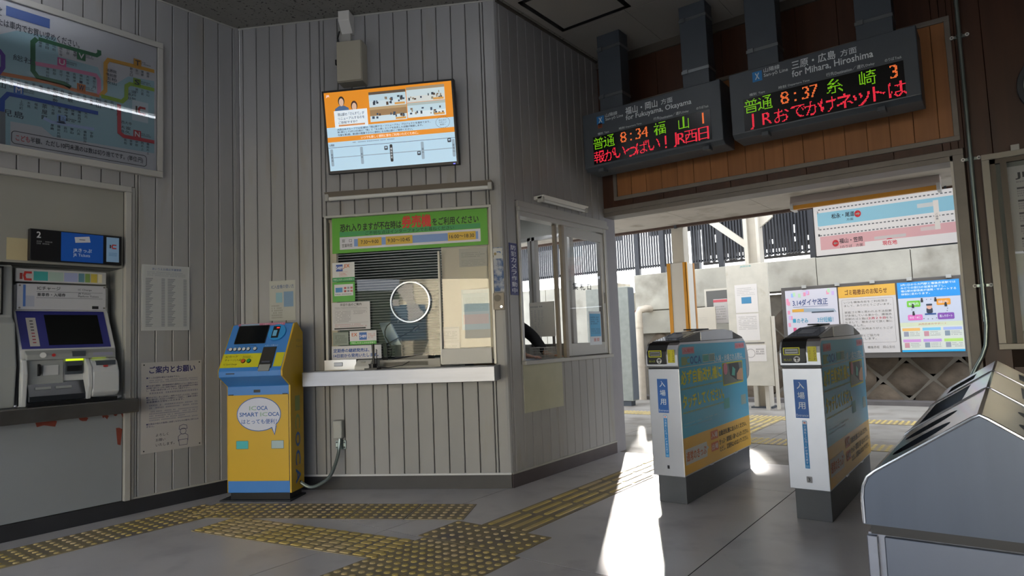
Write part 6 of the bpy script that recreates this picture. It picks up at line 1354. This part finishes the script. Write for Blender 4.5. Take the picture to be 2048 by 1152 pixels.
# tall notice board on posts
FN = Frame((0, 9.25, 0), 0); q = FN.r(((1450, 530), (1533, 523), (1551, 772), (1497, 768))); q = (FN.p(1450, 530)[0], FN.p(1533, 523)[0], FN.p(1545, 772)[1], FN.p(1500, 527)[1])
t = Thing('tall_notice_board', 'tall cream notice board on posts with pinned sheets, between the two gates', 'notice board', FN, (q[0]+q[1])/2, 0, 0)
t.part('board', MB().box(q[0], q[1], 0, .05, q[2], q[3]), mat('board_cream', 'b6b0a2', .6, noise=.08, dirt=('8d8068', 4, .6, .8)), bevel=.004)
for x in (q[0]+.12, q[0]+.42): t.part('post', MB().box(x, x+.05, .05, .10, 0, q[3]-.1), M_col)
zb = lambda x, y_: FN.p(1200+x/2.618, 380+y_/2.618)
a_, b_ = zb(733, 408), zb(790, 392); t.text('JR西日本', a_[0], b_[0], a_[1], b_[1], -.001, '4a9a96', .01)
for i, (p0, p1) in enumerate((((713, 645), (820, 490)), ((722, 790), (830, 645)), ((770, 898), (868, 810)))):
    a_, b_ = zb(*p0), zb(*p1); o_ = t.part('sheet', MB().quad(a_[0], b_[0], a_[1], b_[1], -.002), pm('c8c2bc')); qq = (a_[0], b_[0], a_[1], b_[1])
    if i == 0: t.flat('picture', *sub(qq, .28, .72, .45, .68), -.003, '3f7a9c', o_); t.part('lettering', scribble(MB(), *sub(qq, .1, .9, .1, .4), -.003, 5, 3, fill=.3), pm('8f8c88'), o_)
    elif i == 1: t.part('lettering', scribble(MB(), *sub(qq, .1, .9, .08, .6), -.003, 8, 4, fill=.35), pm('8f8c88'), o_)
    else: t.part('stamp', MB().ring(((a_[0]*.78+b_[0]*.22), -.004, (a_[1]+b_[1])/2), .055, .006, .002, 24), pm('8f8c88'), o_); t.part('lettering', scribble(MB(), *sub(qq, .5, .9, .2, .6), -.003, 3, 9, fill=.6), pm('6c6864'), o_)
a_, b_ = zb(756, 806), zb(862, 798); t.flat('dark_strip', a_[0], b_[0], a_[1], b_[1]+.005, -.003, '6a655e')
a_ = zb(905, 660); t.part('side_rail', MB().box(zb(898, 700)[0], zb(912, 700)[0], -.01, .04, .02, a_[1]), M_col)
# notices behind the column
FQ = Frame((0, 10.1, 0), 0); zf = lambda x, y_: FQ.p(1200+x/2.618, 380+y_/2.618)
for p0, p1, lab, c, d_ in (((543, 612), (660, 515), 'dark grey framed panel on the retaining wall behind the tall notice board', '55534f', .1), ((500, 735), (632, 612), 'cream board on legs between the orange edged column and the tall notice board', 'b5ac9c', -.25), ((600, 700), (665, 568), 'white notice with red heading on the wall beside the tall notice board', 'a8a29c', .0)):
    a_, b_ = zf(*p0), zf(*p1); t = Thing('wall_panel' if c != 'a8a29c' else 'notice', lab, 'board' if c != 'a8a29c' else 'notice', FQ, (a_[0]+b_[0])/2, d_, 0 if c == 'b5ac9c' else a_[1])
    t.part('sheet', MB().box(a_[0], b_[0], d_, d_+.03, a_[1], b_[1]), pm(c), bevel=.004)
    if c == '55534f': t.part('frame', MB().ribbon([(a_[0], a_[1]), (a_[0], b_[1]), (b_[0], b_[1])], .03, d_-.002), M_col); t.part('bracket', MB().box(a_[0]+.1, b_[0]-.1, d_+.03, .42, a_[1]+.1, b_[1]-.1), M_dgrey)
    if c == 'a8a29c': t.flat('red_heading', a_[0], b_[0], b_[1]-.05, b_[1]-.01, d_-.001, 'b04850'); t.part('lettering', scribble(MB(), a_[0]+.03, b_[0]-.03, a_[1]+.05, b_[1]-.1, d_-.001, 6, 3, fill=.35), pm('7c7874')); t.part('post', MB().box(a_[0]+.1, a_[0]+.14, d_+.03, .42, a_[1], b_[1]), M_dgrey)
    if c == 'b5ac9c':
        for x in (a_[0]+.05, b_[0]-.09): t.part('leg', MB().box(x, x+.04, d_+.005, d_+.035, 0, a_[1]+.02), M_col)
        t.part('lettering', scribble(MB(), a_[0]+.05, a_[0]+.3, a_[1]+.1, b_[1]-.15, d_-.001, 6, 5, fill=.3), pm('9a958c'))
# pipes
FR = Frame((0, 10.2, 0), 0)
a_ = FR.p(1280, 620); t = Thing('drain_pipe', 'thick white drain pipe with elbow at the left end of the retaining wall', 'pipe', FR, a_[0], 0, 0)
xt = FR.p(1281, 700)[0]; t.part('pipe', MB().tube([(xt, 0, 0), (xt, 0, a_[1]-.05), (xt+.02, .02, a_[1]), (xt+.09, .1, a_[1]+.02), (xt+.1, .35, a_[1]+.02)], .062, 16), mat('pipe_cream', 'b5a998', .6, noise=.12), smooth=True)
for z in (.55, 1.2): t.part('collar', MB().cyl((xt, 0, z), .068, .03, 'z', 18), mat('pipe_cream', 'b5a998', .6), smooth=True)
xt = FR.p(1266, 700)[0]; t = Thing('rusty_pipe', 'thin rusty topped grey pipe standing left of the white drain pipe', 'pipe', FR, xt, .12, 0)
t.part('pipe', MB().tube([(xt, .12, 0), (xt, .12, 1.15)], .035, 12), mat('pipe_grey', '8c8478', .7)); t.part('rusty_end', MB().tube([(xt, .12, 1.15), (xt, .12, 1.5)], [.04, .05], 12), mat('rust', '8a5a48', .8, noise=.3)); t.part('bracket', MB().box(xt-.12, xt+.02, .05, .3, .78, .84), M_dgrey)
# grey cabinet seen beside the booth
FK = Frame((0, 9.2, 0), 0); x1_ = FK.p(1256, 600)[0]; zt = FK.p(1240, 574)[1]
t = Thing('grey_cabinet', 'grey speckled metal cabinet on the platform, just right of the booth corner', 'cabinet', FK, x1_-.3, .5, 0)
t.part('body', MB().box(x1_-.75, x1_, 0, .2, .08, zt), mat('galvanised_sheet', '84877f', .6, metal=0, noise=.12, nscale=14), bevel=.005); t.part('plinth', MB().box(x1_-.70, x1_-.05, .03, .17, 0, .08), M_dgrey); t.part('side_plate', MB().box(x1_, x1_+.01, .01, .19, .1, zt-.02), mat('cabinet_side', '5a6066', .5))
# bulletin board with three posters
FE = Frame((0, 10.29, 0), 0); q = (FE.p(1566, 640)[0], FE.p(1937, 640)[0], FE.p(1935, 713)[1], FE.p(1750, 562)[1])
t = Thing('bulletin_board', 'long brown framed bulletin case with three posters on the far retaining wall', 'bulletin board', FE, (q[0]+q[1])/2, 0, q[2])
t.part('case', MB().box(q[0], q[1], 0, .10, q[2], q[3]), mat('case_brown', '4c4844', .5), bevel=.008); t.part('lip', MB().box(q[0], q[1], -.02, .02, q[2]-.0, q[2]+.035), mat('case_brown', '4c4844', .5))
for i in range(5): x = q[0]+.3+i*(q[1]-q[0]-.5)/4; t.part('catch', MB().box(x, x+.06, -.03, .0, q[3]-.03, q[3]+.015), M_alu)
Z5 = lambda x, y_: FE.p(1540+x/2.504, 360+y_/2.504, -.002)
def poster(name, lab, x0, x1, col):
    a0, a1 = Z5(x0, 700)[0], Z5(x1, 700)[0]; qq = (a0, a1, q[2]+.07, q[3]-.05)
    t = Thing(name, lab, 'poster', FE, (a0+a1)/2, -.002, qq[2]); t.part('sheet', MB().box(qq[0], qq[1], -.006, -.001, qq[2], qq[3]), pm(col)); return t, qq
y = -.007
t, r_ = poster('poster', 'white timetable revision poster with train picture, leftmost in the bulletin case', 85, 345, 'bcb9c0')
rr = random.Random(9)
for i in range(22):
    u = rr.choice((rr.uniform(0, .08), rr.uniform(.9, .97))) if i < 14 else rr.uniform(0, .95); v = rr.uniform(0, .95) if i < 14 else rr.uniform(0, .07)
    t.flat('colour_patch', *sub(r_, u, u+.05, v, v+.06), y-.0002*i/22, rr.choice(('d48aa0', '8fa8d8', 'a8c8a0', 'b8a0c8')))
t.text('3.14ダイヤ改正', *sub(r_, .14, .82, .15, .25), y-.0006, '2a4070', .016); t.flat('rule', *sub(r_, .14, .82, .265, .27), y-.0006, '2a4070')
o_ = t.part('train_picture', MB().poly([(r_[0]+.1, sub(r_, 0, 0, 0, .34)[2]), (r_[1]-.02, sub(r_, 0, 0, 0, .37)[2]), (r_[1]-.05, sub(r_, 0, 0, 0, .32)[2]), (r_[0]+.25, sub(r_, 0, 0, 0, .29)[2]), (r_[0]+.1, sub(r_, 0, 0, 0, .30)[2])], y-.0008), pm('8f9aa4')); t.flat('train_picture', *sub(r_, .12, .35, .30, .345), y-.0012, 'c8963a'); t.flat('train_picture', *sub(r_, .5, .92, .35, .37), y-.0012, '3c4450')
t.text('のぞみ', *sub(r_, .2, .42, .45, .52), y-.0006, '3a8fa8', .012); t.text('3分短縮！', *sub(r_, .6, .9, .44, .52), y-.0006, '3a8fa8', .012); t.flat('square_mark', *sub(r_, .12, .18, .45, .51), y-.0006, '3a8fa8')
t.text('みずほが福山駅に停車！', *sub(r_, .2, .9, .59, .66), y-.0006, 'c04a70', .012); t.flat('square_mark', *sub(r_, .12, .18, .59, .65), y-.0006, 'c04a70'); t.text('さくら', *sub(r_, .22, .45, .69, .74), y-.0006, 'c04a70', .012)
t, r_ = poster('poster', 'white notice poster with orange heading, middle of the bulletin case', 352, 640, 'b9b4b0')
t.flat('orange_heading', *sub(r_, 0, 1, 0, .17), y, 'c99a3c'); t.text('ゴミ箱撤去のお知らせ', *sub(r_, .12, .86, .05, .13), y-.0006, '5a3418', .02)
t.part('panel_outline', MB().ribbon([*rrect(*sub(r_, .05, .95, .2, .85), .02), rrect(*sub(r_, .05, .95, .2, .85), .02)[0]], .004, y), pm('8f8a86'))
for i, (s_, c) in enumerate((('いつも備後赤坂をご利用頂き', '77736f'), ('まして、ありがとうございます。', '77736f'), ('', ''), ('家庭ゴミ等と思われる不法投棄', '77736f'), ('が多発している事から、備後赤', '77736f'), ('坂駅のゴミ箱は２月２９日をも', '77736f'), ('ちまして、撤去させて頂く事に', '77736f'), ('なりました。', '77736f'), ('みなくのご利用ありがとうござ', '77736f'), ('います。', '77736f'), ('何卒ご理解とご協力を', '77736f'), ('お願いいたします。', '77736f'))):
    if s_: z_ = .225+i*.05; t.text(s_, *sub(r_, .09, .09+.82*min(1, len(s_)/14), z_, z_+.034), y-.0006, c, .004)
t.text('２月２９日', *sub(r_, .50, .80, .475, .509), y-.0016, 'c03a58', .01); t.text('備後赤坂　岡山支社', *sub(r_, .45, .92, .90, .94), y-.0006, '77736f', .004)
t, r_ = poster('poster', 'blue headed service poster with coloured bubbles around a staff drawing, rightmost in the bulletin case', 650, 965, 'b4b8c4')
t.flat('blue_heading', *sub(r_, 0, 1, 0, .23), y, '2a86c8')
for i, s_ in enumerate(('3月1日から大門駅と備後赤坂駅では', 'みどりの窓口の営業を終了し、', '福山駅の駅係員が遠隔・サポートする', '体制に変わります。')): t.text(s_, *sub(r_, .06, .06+.052*len(s_), .02+i*.045, .052+i*.045), y-.0006, 'cfdde8', .012)
for u0, u1, v0, v1, c, s_ in ((.14, .36, .27, .36, '6ab03a', '駅案内'), (.62, .84, .26, .35, 'd08a2c', '駅設備のお手伝い'), (.14, .38, .47, .55, 'cc68a8', '安全・安心'), (.62, .88, .46, .55, '7a4a98', '購入サポート')):
    t.part('bubble', MB().poly(rrect(*sub(r_, u0, u1, v0, v1), .015), y-.0006), pm(c)); t.text(s_, *sub(r_, u0+.03, u1-.03, v0+.025, v1-.025), y-.0012, 'd8d8de', .01)
a_ = sub(r_, .5, .5, .40, .40); mb = MB()
for i in range(26): b_ = i*2*PI/26; mb.quad(a_[0]+.2*math.cos(b_)-.005, a_[0]+.2*math.cos(b_)+.005, a_[2]+.13*math.sin(b_)-.004, a_[2]+.13*math.sin(b_)+.004, y-.0006)
t.part('dotted_ring', mb, pm('33363c'), kind='stuff')
t.part('staff_drawing', MB().poly(rrect(*sub(r_, .45, .55, .38, .46), .02), y-.0008), pm('2c3444')); t.part('staff_drawing', MB().poly(ell(a_[0], a_[2]+.03, .03, .032), y-.0012), pm('c99a84')); t.part('staff_drawing', MB().poly(rrect(a_[0]-.034, a_[0]+.034, a_[2]+.045, a_[2]+.07, .008), y-.0016), pm('2c3444')); t.flat('name_strip', *sub(r_, .42, .6, .46, .48), y-.0014, '2a4a80')
for i in range(5): b_ = .4+i*PI/4; xx_ = a_[0]+.2*math.cos(b_); z_ = a_[2]+.13*math.sin(b_); t.part('figure_mark', MB().poly(ell(xx_, z_+.02, .012, .012, 10), y-.0018).quad(xx_-.014, xx_+.014, z_-.025, z_+.008, y-.0018), pm('26282c'))
t.flat('pale_band', *sub(r_, 0, 1, .58, .64), y, 'c0c6a8'); t.text('JR西日本のサポート', *sub(r_, .3, .75, .595, .625), y-.0006, 'b8705c', .01); t.flat('yellow_field', *sub(r_, .0, 1, .64, .97), y, 'c5c8bc')
for i in range(3):
    for j in range(2):
        u0 = .03+i*.33; v0 = .66+j*.16; t.flat('panel_heading', *sub(r_, u0, u0+.29, v0, v0+.04), y-.0006, (('d8a860', '6fb4d0', '9aa8d0'), ('c08ac0', 'b08ac8', 'a8cc68'))[j][i]); t.flat('panel_picture', *sub(r_, u0+.02, u0+.1, v0+.05, v0+.12), y-.0006, ('8a8c98', 'b8848c', '7c8a94')[(i+j) % 3]); t.part('lettering', scribble(MB(), *sub(r_, u0+.12, u0+.28, v0+.05, v0+.12), y-.0006, 3, i+j*3, fill=.4), pm('77797f'))
t.flat('blue_foot', *sub(r_, 0, 1, .97, 1), y, '2a9ac8')
# ================================================================ TACTILE PAVING
def dome(n=9):
    return [(.0, 1)], n
def tile_mesh(w, l, nx_, ny_, kind, bw=.0, bl=.0):
    """returns (slab mesh, raised mesh) for one tactile tile, origin at its corner"""
    slab = MB().box(.0015, w-.0015, .0015, l-.0015, -.002, .0022).mesh('tile', M_tact)
    mb = MB()
    for i in range(nx_):
        for j in range(ny_):
            x = (i+.5)*w/nx_; y_ = (j+.5)*l/ny_
            if kind == 'dot':
                n = 9; vs = []
                for rr_, h in ((bw, .002), (bw*.8, .0055), (bw*.5, .007)): vs += [(x+rr_*math.cos(2*PI*k/n), y_+rr_*math.sin(2*PI*k/n), h) for k in range(n)]
                mb.add(vs, [(k, (k+1) % n, n+(k+1) % n, n+k) for k in range(n)]+[(n+k, n+(k+1) % n, 2*n+(k+1) % n, 2*n+k) for k in range(n)]+[tuple(range(2*n, 3*n))])
            else:
                P0 = rrect(x-bw, x+bw, y_-bl, y_+bl, min(bw, bl)*.75, 2); P1 = rrect(x-bw*.7, x+bw*.7, y_-bl*.94, y_+bl*.94, min(bw, bl)*.5, 2); n = len(P0)
                mb.add([(a, b, .002) for a, b in P0]+[(a, b, .0075) for a, b in P1], [(k, (k+1) % n, n+(k+1) % n, n+k) for k in range(n)]+[tuple(range(n, 2*n))])
    bm_ = mb.mesh('raised_marks', M_bump)
    return slab, bm_
def strip(label, fr, x0, y0, nx_, ny_, w, l, meshes):
    t = Thing('tactile_strip', label, 'tactile paving', fr, x0, y0, .002)
    for i in range(nx_):
        for j in range(ny_):
            o = t.at('tile', meshes[0], x0+i*w, y0+j*l, .002); c = link('raised_marks', meshes[1], o); c['kind'] = 'stuff'
    return t
w6 = .378
d6 = tile_mesh(w6, w6, 6, 6, 'dot', .0175)
F1 = Frame((-4.712, 0, 0), 0)
strip('dotted tactile strip along the left wall below the ticket machines', F1, 0, 2.5-w6*10, 1, 10, w6, w6, d6)
F2 = Frame((-4.684, 2.544, 0), PHI-math.radians(1.2))
strip('dotted tactile strip in front of the charging machine and ticket counter', F2, .03, -w6, 5, 1, w6*1.02, w6, d6)
b6 = tile_mesh(.394, .336, 4, 6, 'bar', .041, .017)
F3 = Frame((-4.11, 2.09, 0), math.radians(9.2))
strip('tactile strip of short bars crossing diagonally from the left wall strip to the junction', F3, 0, 0, 4, 1, .36, .336, tile_mesh(.36, .336, 4, 6, 'bar', .037, .0175)); 
d5 = tile_mesh(.345, .345, 5, 5, 'dot', .017)
F4 = Frame((0, 0, 0), 0)
strip('two pale tactile tiles with widely spaced dots at the junction of the strips', F4, -2.79, 2.725, 2, 1, .345, .345, d5)
d6b = tile_mesh(.34, .355, 6, 6, 'dot', .0185)
strip('four greyish tactile tiles with close dots below the junction, at the bottom of the photo', F4, -2.735, 2.005, 2, 2, .34, .357, d6b)
g4 = tile_mesh(.335, .345, 4, 1, 'bar', .0175, .155)
strip('tactile guide strip of long parallel bars leading to the gates beside the booth', F4, -2.605, 3.075, 1, 10, .335, .345, g4)
strip('dotted tactile strip across the platform beyond the gates', Frame((-2.95, 6.53, 0), 0), 0, 0, 9, 1, .36, .36, tile_mesh(.36, .36, 6, 6, 'dot', .0175))
strip('faded dotted tactile strip near the far kerb of the platform', Frame((-5.9, 8.3, 0), 0), 0, 0, 17, 1, .345, .345, tile_mesh(.345, .345, 6, 6, 'dot', .0165))
strip('tactile guide strip crossing the platform towards the far kerb', Frame((-2.605, 6.92, 0), 0), 0, 0, 1, 4, .335, .345, g4)
